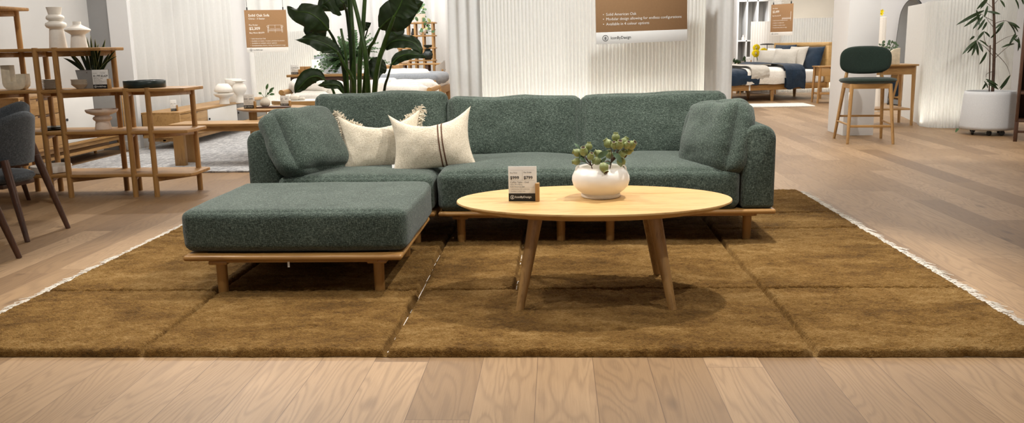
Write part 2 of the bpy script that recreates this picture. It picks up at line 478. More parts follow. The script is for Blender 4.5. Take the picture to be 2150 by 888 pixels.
def pleats(path, pitch, depth, seed, sub=8):
    P = [Vector((x, y, 0)) for x, y in path]; L = [0]; r = random.Random(seed)
    for i in range(len(P)-1): L.append(L[-1]+(P[i+1]-P[i]).length)
    tot = L[-1]; n = int(tot/pitch)*sub; out = []; ph = 0
    for i in range(n+1):
        s = tot*i/n; j = 0
        while j < len(P)-2 and s > L[j+1]: j += 1
        t = (s-L[j])/(L[j+1]-L[j]); p = P[j].lerp(P[j+1], t); d = (P[j+1]-P[j]).normalized()
        ph += 2*PI/sub*(1+.45*noise.noise(Vector((s*1.7, seed*3.1, 0))))
        w = math.sin(ph)*(.7+.5*noise.noise(Vector((s*2.3, seed, 5))))
        out.append((p.x+d.y*depth*w, p.y-d.x*depth*w))
    return out

YP = 7.0
xl, xr = D(1003, 100, YP).x, D(1480, 100, YP).x
path = [(xl-.02, YP+.02), (xl+.25, YP)] + [(xr-.12, YP)] + [(xr-.12+.16*math.sin(a), YP+.16*(1-math.cos(a))) for a in (R(15), R(30), R(45), R(60))]
single('fluted_screen', strip_wall(fluted(path, .0285, .011), 0, 2.6, .006), M['panel'],
       'white fluted backlit screen standing behind the green sofa', 'screen', (0.2, YP, 0), smooth=60)
single('sheer_curtain', strip_wall(pleats([(D(942, 100, YP-.05).x, YP-.03), (xl+.03, YP-.03)], .075, .02, 3), 0, 2.6, .002), M['curtain'],
       'narrow sheer white curtain beside the screen, next to the big leafy plant', 'curtain', (xl-.1, YP, 0), 'sheer curtains', smooth=80)
single('sheer_curtain', strip_wall(pleats([(xr+.0, YP+.0), (D(1535, 100, YP).x, YP-.06)], .085, .018, 8), 0, 2.6, .002), M['curtain'],
       'narrow sheer white curtain between the fluted screen and the bedroom display', 'curtain', (xr+.1, YP, 0), 'sheer curtains', smooth=80)
single('sheer_curtain', strip_wall(pleats([(-4.74, 9.52), (-4.7, 12.55)][::-1], .2, .05, 5), 0, 3.2, .002), M['curtain'],
       'long sheer white curtain hanging behind the low television console', 'curtain', (-4.7, 11, 0), 'sheer curtains', smooth=80)
single('sheer_curtain', strip_wall(pleats([(-5.1, 14.3), (-3.7, 14.3)], .2, .05, 6), 0, 3.2, .002), M['curtain'],
       'sheer white curtain hanging above and behind the low ribbed panel', 'curtain', (-4, 14.6, 0), 'sheer curtains', smooth=80)
single('sheer_curtain', strip_wall(pleats([(-5.1, 22.0), (-2.6, 22.0)], .24, .07, 9), 0, 3.2, .002), M['curtain'],
       'far sheer white curtain behind the tall open bookcase', 'curtain', (-4, 22, 0), 'sheer curtains', smooth=80)
single('sheer_curtain', strip_wall(pleats([(-2.95, 20.9), (-2.2, 21.1)], .2, .08, 12), 0, 3.2, .002), M['curtain'],
       'bunched sheer white curtain hanging to the floor beside the desk chair', 'curtain', (-2.6, 21, 0), 'sheer curtains', smooth=80)
p0, p1 = D(530, 65, 12.6), D(656, 65, 12.6)
single('ribbed_panel', strip_wall(fluted([(p0.x, 12.6), (p1.x, 12.6)], .03, .008, 4), 0, 1.34, .006), M['panel'],
       'low ribbed white panel behind the cream sofa', 'panel', (-4, 12.6, 0), smooth=60)
# right: serpentine screen around the mirror corner
ser = [(4.835, 12.35), (4.60, 11.16)]
ser2 = [(4.58, 11.13), (4.50, 10.86), (4.52, 10.70), (4.62, 10.60), (4.84, 10.55), (5.1, 10.6), (5.35, 10.74), (5.56, 10.92)]
single('ribbed_panel', strip_wall(fluted(ser, .03, .004, 4), 0, 1.5, .006), M['panel'],
       'flat pale end panel of the curved screen, beside the arched mirror', 'panel', (4.7, 11.8, 0), smooth=60)
single('fluted_screen', strip_wall(fluted(ser2, .036, .017), 0, 1.5, .006), M['panel'],
       'curved white fluted backlit screen behind the bamboo plant', 'screen', (5, 10.6, 0), smooth=60)
p0, p1 = D(1577, 45, 18.42), D(1640, 40, 18.42)
single('ribbed_panel', strip_wall(fluted([(p0.x, 18.42), (p1.x, 18.42)], .05, .008, 4), 0, 1.47, .006), M['wallbeige'],
       'beige ribbed panel behind the yellow flowers', 'panel', (4.2, 18.42, 0), smooth=60)
single('fluted_screen', strip_wall(fluted([(p1.x-.1, 18.5), (6.1, 18.5)], .05, .012, 6), 0, 1.52, .006), M['panel'],
       'white fluted backlit screen behind the bed headboard', 'screen', (5, 18.5, 0), smooth=60)

# ================================================================== RUG
GX = [-2.305, -1.5, -.61, .88, 1.715]
GY = [2.845, 3.612, 4.83, 5.29, 6.136]
HALF = (-.19, 3.612, 4.83)
RUGZ = .029
def rug():
    def axis(lo, hi, cuts, base=.0085, fine=.0042, reach=.034):
        out = [lo]
        while out[-1] < hi-1e-6:
            p = out[-1]; d = min([abs(p-c) for c in cuts]+[p-lo, hi-p])
            out.append(min(hi, p+(fine if d < reach else base)))
        return out
    XS = axis(GX[0], GX[-1], GX[1:-1]+[HALF[0]]); YS_ = axis(GY[0], GY[-1], GY[1:-1])
    nx = len(XS)-1; ny = len(YS_)-1; vs = []
    def wob(a, s): return .011*noise.noise(Vector((a*1.3, s, 1.7)))+.004*noise.noise(Vector((a*9, s, 4)))
    for x in XS:
        for j, y in enumerate(YS_):
            d = 9; white = False
            for k, g in enumerate(GX[1:-1]): d = min(d, abs(x-g-wob(y, k)))
            if HALF[1] < y < HALF[2]: d = min(d, abs(x-HALF[0]-wob(y, 7)))
            if d < .0022 and -.7 < x < 0 and y > GY[0]+.04 and noise.noise(Vector((y*2.6, 3, x*.5)))+.6*noise.noise(Vector((y*23, 3, x))) > .02: white = True
            for k, g in enumerate(GY[1:-1]): d = min(d, abs(y-g-wob(x, k+10)))
            e = min(x-GX[0], GX[-1]-x, y-GY[0], GY[-1]-y)
            h = RUGZ+.003*noise.noise(Vector((x*22, y*40, 0)))+.004*noise.noise(Vector((x*7, y*12, 3)))+.0065*noise.noise(Vector((x*55, y*62, 8)))
            g = max(0, min(1, (d-.0065)/.010)); h *= (.13+.87*math.sqrt(g))
            if white: h = .001
            q = min(1, e/.02); h *= math.sqrt(max(0, 1-(1-q)**2))
            yy = y
            if j in (0, ny): yy += .008*noise.noise(Vector((x*6, 0, 2)))+.004*noise.noise(Vector((x*40, 0, 2)))
            vs.append((x, yy, max(.0012, h)))
    m = ny+1
    fs = [(i*m+j, (i+1)*m+j, (i+1)*m+j+1, i*m+j+1) for i in range(nx) for j in range(ny)]
    b = B(); b.add(vs, fs)
    t = thing('area_rug', 'large golden brown wool rug with carved grid lines, under the green sofa', 'rug', (-.295, 4.49, 0))
    part(t, 'pile', b, M['rug'], smooth=80)
    part(t, 'backing', B().box(GX[0]-.006, GX[-1]+.006, GY[0]+.006, GY[-1]-.006, .0002, .0022, 0), M['rugfringe'])
    r = random.Random(5)
    for side in (0, 1):
        b = B(); y = GY[0]+.02
        sgn = -1 if side == 0 else 1; x0 = GX[0] if side == 0 else GX[-1]
        while y < GY[-1]-.02:
            bun = r.uniform(-.5, .5); ln0 = r.uniform(.045, .085)
            for k in range(5):
                yy = y+r.uniform(-.011, .011); a = bun*.6+r.uniform(-.5, .5); ln = ln0*r.uniform(.7, 1.1)
                p0 = Vector((x0-sgn*.004, yy, .005)); p2 = Vector((x0+sgn*ln*math.cos(a), yy+ln*math.sin(a), .004))
                p1 = (p0+p2)/2+Vector((0, r.uniform(-.008, .008), r.uniform(.004, .012)))
                b.tube([p0, p1, p2], [.0022, .002, .0012], 4, cap=False)
            y += r.uniform(.017, .024)
        o = part(t, 'fringe', b, M['rugfringe']); o['kind'] = 'stuff'; o['label'] = 'cream cotton fringe'
rug()

# ================================================================== OTTOMAN + SOFA
def leg(b, x, y, z0, z1, r=.024, top=None):
    b.tube([(x, y, z0), (x, y, z0+.004), (x, y, z1)], [r*.9, r*.94, r], 20)
def base(t, x0, x1, y0, y1, z0, z1, notch=True):
    fr = B(); w = .075; z0 = z1-.025; un = B(); un.box(x0+.11, x1-.11, y0+.03, y1-.03, z0-.013, z0+.004, .003); part(t, 'under_frame', un, M['shelfoak_x'])
    fr.box(x0, x1, y0, y0+w, z0, z1, .012, 3); fr.box(x0, x1, y1-w, y1, z0, z1, .012, 3)
    fr.box(x0, x0+w, y0+w-.012, y1-w+.012, z0, z1, .012, 3); fr.box(x1-w, x1, y0+w-.012, y1-w+.012, z0, z1, .012, 3)
    part(t, 'rail_frame', fr, M['shelfoak_x'])
    part(t, 'slat_board', B().box(x0+w-.005, x1-w+.005, y0+w-.005, y1-w+.005, z0+.006, z1-.006, .002), M['walnut_x'])
def plate(b, x, y, z): b.box(x-.042, x+.042, y-.042, y+.042, z-.014, z+.002, .004)

ot = thing('ottoman', 'square green woven ottoman on a low oak frame, in front of the sofa', 'ottoman', (-1.13, 3.95, RUGZ))
base(ot, -1.62, -.665, 3.52, 4.36, .172, .205)
for x, y in ((-1.478, 3.59), (-.782, 3.6), (-1.478, 4.21), (-.771, 4.21)):
    b = B(); leg(b, x, y, RUGZ-.006, .17); plate(b, x, y, .172); part(ot, 'leg', b, M['shelfoak_z'])
b = B(); b.rbox(.985, .80, .185, .036, 26, crown=.008, wr=.006, seed=2, bulge=.012, mtx=rotm((-1.143, 3.962, .302)))
cu = part(ot, 'seat_cushion', b, M['green'], smooth=70)
part(ot, 'care_tag', B().box(-1.165, -1.156, 3.535, 3.537, .15, .174, 0), M['cardwhite'])

so = thing('sofa', 'long dark green woven modular sofa with loose back cushions on an oak base', 'sofa', (-.25, 5.0, RUGZ))
base(so, -1.66, -.648, 4.43, 5.46, .172, .212)
base(so, -.632, 1.135, 4.43, 5.46, .172, .212)
for x, y in ((-1.5, 4.52), (-.765, 4.52), (-.523, 4.545), (.018, 4.555), (.284, 4.555), (1.016, 4.57), (-1.5, 5.36), (-.765, 5.36), (-.523, 5.36), (.018, 5.36), (.284, 5.36), (1.016, 5.36)):
    b = B(); leg(b, x, y, RUGZ-.006, .17); plate(b, x, y, .172); part(so, 'leg', b, M['shelfoak_z'])
# seat cushions
for (x0, x1, zt, s, cr) in ((-1.485, -.655, .41, 3, .02), (-.632, .143, .425, 4, .035), (.147, .948, .425, 5, .035)):
    b = B(); b.rbox(x1-x0, .93, zt-.213, .042, 24, crown=cr, wr=.007, seed=s, bulge=.01, mtx=rotm(((x0+x1)/2, 4.90, (zt+.213)/2)))
    part(so, 'seat_cushion', b, M['green'], smooth=70)
# arms and back panel (upholstered)
def arm_block(x0, x1, y0, y1, z0, z1, lean=0):
    w = x1-x0; rl, rr = .07, .075; pr = [(x0+.012, z0), (x1-.012, z0), (x1, z0+.015)]
    pr += [(x1-rr+rr*math.cos(a), z1-rr+rr*math.sin(a)) for a in [R(k) for k in range(0, 91, 10)]]
    pr += [(x0+rl-rl*math.sin(a), z1-rl+rl*math.cos(a)) for a in [R(k) for k in range(0, 91, 10)]] + [(x0, z0+.015)]
    pr = [(x+lean*(z-z0), z) for x, z in pr]
    b = B(); b.prism([(x, z) for x, z in pr], 0, y1-y0, .022, mtx=Matrix.Translation((0, y1, 0)) @ Matrix.Rotation(PI/2, 4, 'X')); return b
part(so, 'arm', arm_block(.957, 1.127, 4.445, 5.42, .214, .648), M['green'], smooth=50)
part(so, 'arm', arm_block(-1.672, -1.49, 4.52, 5.42, .214, .648), M['green'], smooth=50)
for x0, x1, s in ((-1.66, -.652, 8), (-.63, 1.13, 9)):
    b = B(); b.rbox(x1-x0, .16, .42, .06, 12, wr=.003, seed=s, mtx=rotm(((x0+x1)/2, 5.40, .42)))
    part(so, 'back_panel', b, M['green'], smooth=70)
# back cushions
for (xc, w, zt, s, ry, dy) in ((-1.052, .775, .80, 10, R(-.4), 0), (-.245, .765, .768, 11, R(.2), -.03), (.56, .83, .775, 12, R(-.6), -.03)):
    b = B(); b.rbox(w, .20, zt-.395, .038, 26, crown=.004, wr=.012, seed=s, bulge=.026, mtx=rotm((xc, 5.155+dy, (zt+.395)/2), R(-14), ry, 0))
    part(so, 'back_cushion', b, M['green'], smooth=70)
# side bolster cushions leaning on the arms
b = B(); b.rbox(.43, .16, .42, .07, 26, crown=.008, wr=.018, seed=21, bulge=.06, mtx=rotm((-1.385, 4.68, .560), R(-36), R(4), R(58)))
part(so, 'side_cushion', b, M['green'], smooth=70)
b = B(); b.rbox(.37, .14, .42, .06, 26, crown=.008, wr=.02, seed=23, bulge=.055, mtx=rotm((.850, 4.65, .556), R(-20), R(-6), R(-54)))
part(so, 'side_cushion', b, M['green'], smooth=70)

# scatter pillows
PIN = (.15, .85, .10)
PIN2 = (.13, .78, .06)
def scatter(name, label, a, bb, T, mtx, mat, loc, seed, pinch):
    t = thing(name, label, 'cushion', loc)
    b = B(); b.pillow(a, bb, T, 36, pinch, .014, seed, mtx, .7)
    part(t, 'cover', b, mat, smooth=80); return t
mtx = rotm((-.995, 4.80, .560), R(-22), R(-3), R(8))
t = scatter('scatter_cushion', 'cream linen cushion with frayed fringe, leaning on the sofa beside the green side cushion', .245, .178, .085, mtx, M['linen'], (-.985, 4.72, .42), 3, PIN)
b = B(); r = random.Random(3)
for k in range(430):
    s = r.random()*2-1
    side = r.random()
    if side < .5: u, v, nx, nz = s, 1, 0, 1
    elif side < .77: u, v, nx, nz = -1, s, -1, 0
    else: u, v, nx, nz = 1, s, 1, 0
    x, z = pinchxy(.245, .178, u, v, PIN)
    p = Vector((x, r.uniform(-.006, .006), z)); ln = r.uniform(.018, .042)
    dv = Vector((nx+r.uniform(-.7, .7), r.uniform(-.7, .7), nz+r.uniform(-.7, .7))).normalized()
    q = p+dv*ln*.6+Vector((r.uniform(-.008, .008), 0, r.uniform(-.006, .006))); e = p+dv*ln+Vector((0, 0, -.012))
    b.tube([p, q, e], [.0026, .0026, .0018], 4, cap=False, mtx=mtx)
o = part(t, 'fringe', b, M['fringe']); o['kind'] = 'stuff'
mtx = rotm((-.688, 4.69, .570), R(-24), R(-5), R(4))
t = scatter('scatter_cushion', 'cream linen cushion with two brown stripes on the sofa', .232, .172, .095, mtx, M['linen'], (-.7, 4.62, .42), 9, PIN2)
for xo in (.050, .072):
    b = B()
    def st(u, v, xo=xo):
        # stripe band wrapped just proud of the front face
        zv = -1+2*v; uu = (xo+(u-.5)*.008)/.232
        x, z = pinchxy(.232, .172, uu, zv, PIN2)
        tt = .095*(max(0, 1-uu*uu)*max(0, 1-zv*zv))**.7
        w = noise.fractal(Vector((x*5+9*5.7, z*5+9, -3.0)), 1.0, 2.0, 3)*.014*min(1, tt/.095*3)
        return Vector((x, -tt+w-.0016, z))
    b.grid(st, 2, 60, mtx=mtx); part(t, 'stripe', b, M['stripe'])
part(t, 'care_tag', B().box(-.008, .008, -.001, .001, -.014, .006, 0, mtx=mtx @ Matrix.Translation((-.222, -.002, -.125))), M['cardwhite'])

# ================================================================== COFFEE TABLE
TC = (.15, 3.565); TA, TB_, TZ = .576, .355, .432
ct = thing('coffee_table', 'oval light oak coffee table with four splayed legs on the brown rug', 'table', (TC[0], TC[1], RUGZ))
b = B(); prof = [(.0, TZ-.034), (.86, TZ-.034), (.93, TZ-.026), (.985, TZ-.011), (1.0, TZ-.007), (1.0, TZ-.003), (.997, TZ), (0, TZ)]
nn = 96; vs = []; fs = []
for r_, z in prof:
    for j in range(nn):
        a = 2*PI*j/nn; vs.append((TC[0]+TA*r_*math.cos(a), TC[1]+TB_*r_*math.sin(a), z))
for i in range(len(prof)-1):
    for j in range(nn): fs.append((i*nn+j, i*nn+(j+1) % nn, (i+1)*nn+(j+1) % nn, (i+1)*nn+j))
b.add(vs, fs); part(ct, 'tabletop', b, M['oak_x'], smooth=35)
for sx in (-1, 1):
    for sy in (-1, 1):
        b = B(); p0 = Vector((TC[0]+sx*.306, TC[1]+sy*.265, RUGZ-.01)); p1 = Vector((TC[0]+sx*.238, TC[1]+sy*.17, TZ-.044))
        b.tube([p0, p0.lerp(p1, .02), p0.lerp(p1, .5), p1], [.0145, .016, .0225, .029], 22)
        part(ct, 'leg', b, M['pale_z'])
        b = B(); b.lathe(p1.x, p1.y, [(0, TZ-.046), (.045, TZ-.046), (.047, TZ-.040), (.047, TZ-.033), (0, TZ-.033)], 24)
        part(ct, 'mounting_plate', b, M['pale_x'])

# vase with gum nut stems
VX, VY = .185, 3.62
va = thing('vase', 'squat round white vase on the oval coffee table', 'vase', (VX, VY, TZ))
prof = [(0, .004), (.078, .0), (.083, .003), (.083, .013), (.080, .018), (.098, .03), (.116, .05), (.1225, .072), (.121, .09), (.112, .109), (.1, .121), (.093, .127), (.0925, .131), (.09, .131), (.088, .125), (.1, .115), (.112, .095), (.115, .07), (.1, .035), (.07, .022), (0, .02)]
part(va, 'body', B().lathe(0, 0, prof, 56), M['vasewhite'], world=False, smooth=60)
for s in (-1, 1):
    hd = B(); pts = [(s*(.091+.014*math.sin(a)), -.01, .121+.014-.017*(1-math.cos(a))) for a in [R(k) for k in (0, 30, 60, 90, 110)]]
    hd.tube(pts, .004, 8); part(va, 'handle', hd, M['vasewhite'], world=False)
st = thing('gum_nut_stem', 'artificial gum nut sprigs with olive pods in the squat white vase', 'plant', (VX, VY, TZ+.1))
podpx = [(1293, 289, 0, .0), (1277, 302, -35, .01), (1290, 306, -10, -.03), (1300, 305, 10, -.035), (1311, 298, 30, .0), (1316, 305, 25, -.03), (1325, 305, 50, -.01), (1319, 317, 70, .01), (1306, 322, 130, -.02), (1304, 339, 160, 0.0), (1236, 308, 5, .0), (1213, 321, -70, .01), (1226, 319, -10, -.02), (1240, 329, 15, -.035), (1258, 324, -60, .02), (1254, 338, -100, -.03), (1211, 339, -100, .0), (1268, 351, 165, -.1), (1279, 325, 0, .03)]
leaves = []
stemb = B()
hub = Vector((VX, VY, TZ+.1))
for k, (px, py, ang, dy) in enumerate(podpx):
    c = D(px, py, VY+dy)
    sr = .0175*(1+.12*math.sin(k*2.3))
    tilt = R(ang); ax = Vector((math.sin(tilt), -.55 if k in (2, 3, 5, 6, 8, 13, 12) else .1, math.cos(tilt))).normalized()
    if k == 17: ax = Vector((.35, -.5, -.8)).normalized()
    q = Vector((0, 0, 1)).rotation_difference(ax).to_matrix().to_4x4()
    mt = Matrix.Translation(c-hub) @ q
    b = B(); b.lathe(0, 0, [(0, -sr), (sr*.55, -sr*.86), (sr*.9, -sr*.4), (sr, .05*sr), (sr*.88, .5*sr), (sr*.6, .85*sr), (sr*.52, 1.0*sr), (sr*.62, 1.25*sr), (sr*.5, 1.3*sr), (sr*.35, 1.0*sr), (0, .9*sr)], 18, mtx=mt)
    pd = part(st, 'seed_pod', b, M['pod'], world=False, smooth=50)
    b = B(); b.lathe(0, 0, [(0, .93*sr), (sr*.36, 1.03*sr), (sr*.47, 1.26*sr), (sr*.44, 1.285*sr), (0, 1.02*sr)], 14, mtx=mt)
    part(pd, 'pod_mouth', b, M['podtip'], world=False)
    cx = -.045 if px < 1262 else .05
    j0 = Vector((cx*.7, 0, .0)); j1 = Vector((cx, -.005, .055 if px < 1262 else .075))
    e = c-hub-ax*sr
    stemb.tube([j0, j1.lerp(j0, .4), j1.lerp(e, .5)+Vector((0, 0, -.006)), e], [.0026, .0022, .0018, .0015], 6)
part(st, 'twigs', stemb, M['bark'], world=False)
def flatleaf(b, p0, p1, w, nrm, curve=.15, n=8, fold=.15, mtx=None):
    p0 = Vector(p0); p1 = Vector(p1); ax = p1-p0; L = ax.length; ax.normalize(); nrm = Vector(nrm); s = ax.cross(nrm).normalized(); up = s.cross(ax)
    vs = []; fs = []
    for i in range(n+1):
        t = i/n; ww = w*(math.sin(PI*min(1, t*.92+.04))**.75)*(1-.25*t); c = p0+ax*L*t+up*curve*L*math.sin(PI*t)
        if i == n: ww = .0003
        vs += [c-s*ww+up*ww*fold, c, c+s*ww+up*ww*fold]
    for i in range(n):
        a = 3*i; fs += [(a, a+3, a+4, a+1), (a+1, a+4, a+5, a+2)]
    b.add(vs, fs, mtx)
for a_, c_, w_, dy in (((1256, 330), (1278, 317), .014, -.03), ((1262, 341), (1273, 330), .008, -.03), ((1287, 320), (1306, 343), .013, -.03), ((1206, 301), (1218, 314), .006, 0), ((1218, 330), (1230, 341), .009, 0), ((1272, 340), (1284, 346), .01, 0.02), ((1222, 312), (1215, 335), .006, .01)):
    b = B(); flatleaf(b, D(*a_, VY+dy), D(*c_, VY+dy-.02), w_, (.2, -1, .35))
    o = part(st, 'leaf', b, M['leafgrey'])

# price card in a wooden block
def price_sign(label, loc, w, h, rz, lines, group='price cards', name='price_sign', detail=True):
    t = thing(name, label, 'sign', loc, rz, group)
    part(t, 'card', B().box(-w/2, w/2, -.0012, .0012, .0, h, .0004), M['cardwhite'], world=False)
    part(t, 'band', B().box(-w/2, w/2, -.0022, -.0013, .0, h*.225, 0), M['black'], world=False)
    part(t, 'holder_block', B().box(w/2-.006, w/2+.011, -.016, .016, 0, h*.52, .0012), M['pale_z'], world=False)
    fm = Matrix.Rotation(PI/2, 4, 'X')
    def at(x, z): return Matrix.Translation((x, -.0024, z)) @ fm
    b = B(); g = B(); wv = B()
    a, c = lines[0], lines[1]; s = w/.118
    text(b, a, .0185*s, at(-w*.44, h*.635), .012); text(b, c, .0185*s, at(.0+w*.04, h*.635), .012)
    text(g, 'Buy Now', .008*s, at(-w*.44, h*.80)); text(g, 'Pre Order', .008*s, at(w*.04, h*.81), .01)
    rect(g, -w*.44, w*.42, 0, .0005*s, at(0, h*.89)); rect(g, -w*.44, w*.42, 0, .0005*s, at(0, h*.60)); rect(g, -w*.005, 0, 0, h*.28, at(0, h*.605))
    rect(g, -w*.1, w*.42, 0, .0005*s, at(0, h*.40))
    for k, (tx, sz) in enumerate(lines[2:]):
        text(g, tx, sz*s, at(-w*.44, h*(.525-.062*k)))
    text(wv, 'IconByDesign', .0125*s, at(-w*.27, h*.095), .01); emblem(wv, .0085*s, at(-w*.37, h*.115))
    part(t, 'price_lettering', b, M['black'], world=False, smooth=0); part(t, 'fine_print', g, M['printgrey'], world=False, smooth=0)
    part(t, 'logo_lettering', wv, M['printwhite'], world=False, smooth=0)
    return t
LN = lambda a, c, nm: [a, c, (nm, .0098), ('120 x 70 x 45cm', .0075), ('Solid American Oak', .0075), ('- Solid American Oak construction', .0058), ('- Available in multiple sizes', .0058), ('- Complementary shelves, dining and bedroom', .0052)]
price_sign('white price card in an oak block on the oval coffee table beside the vase', (-.144, 3.525, TZ), .118, .147, R(-2), LN('$999', '$799', 'Coffee Table - Oval'))

# ================================================================== HANGING SIGNS
def hang_sign(label, p, w, h, rz, rows, wires, pic=None, cut=None, band=.115):
    """p = bottom centre"""
    t = thing('hanging_sign', label, 'sign', p, rz, 'kraft signs hanging from the ceiling')
    part(t, 'board', B().box(-w/2, w/2, 0, .006, h*band, h, .001), M['card'], world=False)
    part(t, 'footer', B().box(-w/2, w/2, -.0003, .006, 0, h*band, .0005), M['cardwhite'], world=False)
    fm = Matrix.Rotation(PI/2, 4, 'X')
    def at(x, z): return Matrix.Translation((x*w, -.0012, z*w)) @ fm
    b = B(); k = B()
    for (tx, sz, x, z, bo) in rows: text(b, tx, sz*w, at(x, z), bo)
    if pic == 'sofa':
        def ln(x0, z0, x1, z1, th=.006): rect(b, min(x0, x1)*w-th*w/2, max(x0, x1)*w+th*w/2, min(z0, z1)*w-th*w/2, max(z0, z1)*w+th*w/2, at(0, 0))
        for seg in ((.06, .66, .36, .66), (.06, .66, .06, .56), (.36, .66, .36, .56), (.21, .66, .21, .5), (.04, .54, .38, .54), (.04, .52, .38, .52), (.03, .48, .03, .62), (.05, .48, .05, .62), (.37, .48, .37, .62), (.39, .48, .39, .62), (.21, .48, .21, .52), (.09, .57, .19, .57), (.23, .57, .33, .57)): ln(*seg)
        ring(b, .018*w, .026*w, at(.04, .63), 16); ring(b, .018*w, .026*w, at(.38, .63), 16)
    if pic == 'bed':
        def ln(x0, z0, x1, z1, th=.008): rect(b, min(x0, x1)*w-th*w/2, max(x0, x1)*w+th*w/2, min(z0, z1)*w-th*w/2, max(z0, z1)*w+th*w/2, at(0, 0))
        for seg in ((.02, .56, .42, .57), (.02, .6, .42, .6), (.4, .56, .4, .8), (.42, .56, .42, .8), (.03, .5, .03, .58), (.41, .5, .41, .58)): ln(*seg)
    fz = h/w*band
    text(k, 'IconByDesign', .041*w, at(-.345, fz*.40), .004); emblem(k, .032*w, at(-.40, fz*.5))
    if rows: part(t, 'lettering', b, M['printwhite'], world=False, smooth=0)
    part(t, 'logo_lettering', k, M['black'], world=False, smooth=0)
    z = p[2]
    for x in wires:
        wb = B(); wb.tube([(x*w, .003, h-.01), (x*w, .003, 3.3-z)], .002, 6); wb.box(x*w-.006, x*w+.006, -.004, .01, h, h+.03, .001)
        part(t, 'hanging_wire', wb, M['blackmetal'], world=False)
    return t
YS = 6.4
a, c = D(1252, 94, YS), D(1443, 85, YS+.12)
w = (Vector((c.x, c.y))-Vector((a.x, a.y))).length
hang_sign('large kraft sign hanging in front of the fluted screen above the sofa', ((a.x+c.x)/2, (a.y+c.y)/2, (a.z+c.z)/2), w, .86, math.atan2(c.y-a.y, c.x-a.x),
          [(tx, .0405, x, z, .0) for z, tx in ((.293, 'Solid American Oak'), (.245, 'Modular design allowing for endless configurations'), (.193, 'Available in 4 colour options')) for x, tx in ((-.425, '\u2022'), (-.39, tx))]
          + [('Buy Now $3,199', .055, -.425, .489, .008)], (-.4, .4), band=.098).rotation_euler.y = R(-1.1)
a, c = D(519, 111, 9.5), D(606, 108, 9.62); w = (Vector((c.x, c.y))-Vector((a.x, a.y))).length; h = D(511, 22, 9.5).z-a.z
hang_sign('square kraft sign with a sofa drawing, hanging by the long curtain', ((a.x+c.x)/2, (a.y+c.y)/2, (a.z+c.z)/2), w, h, math.atan2(c.y-a.y, c.x-a.x),
          [('Solid Oak Sofa', .085, -.41, .87, .02), ('Citrus - 3 Seater', .058, -.41, .80, .012), ('Pre Order', .05, -.41, .65, .015), ('$2,309', .095, -.41, .55, .02), ('Buy Now $3,079', .052, -.41, .46, .015),
           ('\u2022  Solid American Oak', .042, -.41, .32, .008), ('\u2022  Available in 2 seater, 3 seater, armchair & ottoman', .0385, -.41, .265, .008), ('\u2022  Available in multiple colour options', .042, -.41, .21, .008), ('\u2022  Complementary shelves, dining, and bedroom range', .0385, -.41, .155, .008)], (-.43, .43), 'sofa')
a, c = D(1617, 75, 13.0), D(1663, 74, 12.65); w = (Vector((c.x, c.y))-Vector((a.x, a.y))).length; h = D(1618, 10, 13).z-a.z
hang_sign('small kraft sign with a bed drawing, hanging in the bedroom display', ((a.x+c.x)/2, (a.y+c.y)/2, (a.z+c.z)/2), w, h, math.atan2(c.y-a.y, c.x-a.x),
          [('Solid Oak Bed Frame', .083, -.42, 1.18, .02), ('Classic - Queen Bed', .06, -.42, 1.1, .012), ('Pre Order', .055, -.42, .91, .015), ('$2,499', .11, -.42, .78, .02), ('Buy Now $3,199', .055, -.42, .66, .015),
           ('\u2022  Solid American Oak construction', .048, -.42, .5, .008), ('\u2022  Available in multiple sizes', .048, -.42, .42, .008), ('\u2022  Available in multiple colours', .048, -.42, .34, .008), ('\u2022  Complementary bedroom range', .048, -.42, .26, .008)], (-.4, .4), 'bed')

# ================================================================== SHELVING UNIT
SY0, SY1 = 6.235, 6.60
SZ = [.165, .49, .80, 1.105, 1.415]
sh = thing('shelf_unit', 'stepped open oak shelving unit holding vases and plates', 'shelf', (-3.6, 6.42, 0))
ends = [-2.735, -2.735, -2.735, -3.335, -4.05]
for z, xe in zip(SZ, ends):
    b = B(); b.prism([(-5.2, SY0), (xe-.055, SY0), (xe-.012, SY0+.02), (xe, SY0+.06), (xe, SY1-.02), (xe-.02, SY1), (-5.2, SY1)], z-.012, z+.012, .005)
    part(sh, 'shelf_board', b, M['shelfoak_x'])
FP = [(-3.84, 3), (-3.69, 3), (-3.187, 2), (-3.022, 2), (-4.36, 4), (-4.52, 4)]
BP = [(-4.145, 4), (-3.955, 3), (-3.415, 3), (-3.31, 2), (-2.82, 2), (-4.8, 4)]
for x, lv in FP:
    b = B(); b.tube([(x, 6.25, 0), (x, 6.25, SZ[lv]+.016)], .0205, 14); part(sh, 'post', b, M['shelfoak_z'])
for x, lv in BP:
    b = B(); b.tube([(x, 6.565, 0), (x, 6.565, SZ[lv]-.01)], .0205, 14); part(sh, 'post', b, M['shelfoak_z'])
for (fx, bx, lv) in ((-3.84, -3.955, 3), (-3.69, -3.415, 3), (-3.187, -3.31, 2), (-3.022, -2.82, 2), (-4.36, -4.145, 4)):
    for k in range(lv+1):
        p, q = Vector((fx, 6.25, 0)), Vector((bx, 6.565, 0)); d = q-p; an = math.atan2(d.y, d.x)
        b = B(); b.box(.005, d.length-.005, -.010, .010, SZ[k]-.05, SZ[k]-.013, .002, mtx=rotm(p, 0, 0, an)); part(sh, 'bearer', b, M['shelfoak_x'])
for k, (x0, x1) in enumerate(((-3.955, -2.82), (-3.955, -2.82), (-3.955, -2.82), (-4.145, -3.415), (-5.0, -4.145))):
    b = B(); b.box(x0, x1, 6.556, 6.574, SZ[k]-.05, SZ[k]-.013, .002); part(sh, 'bearer', b, M['shelfoak_x'])

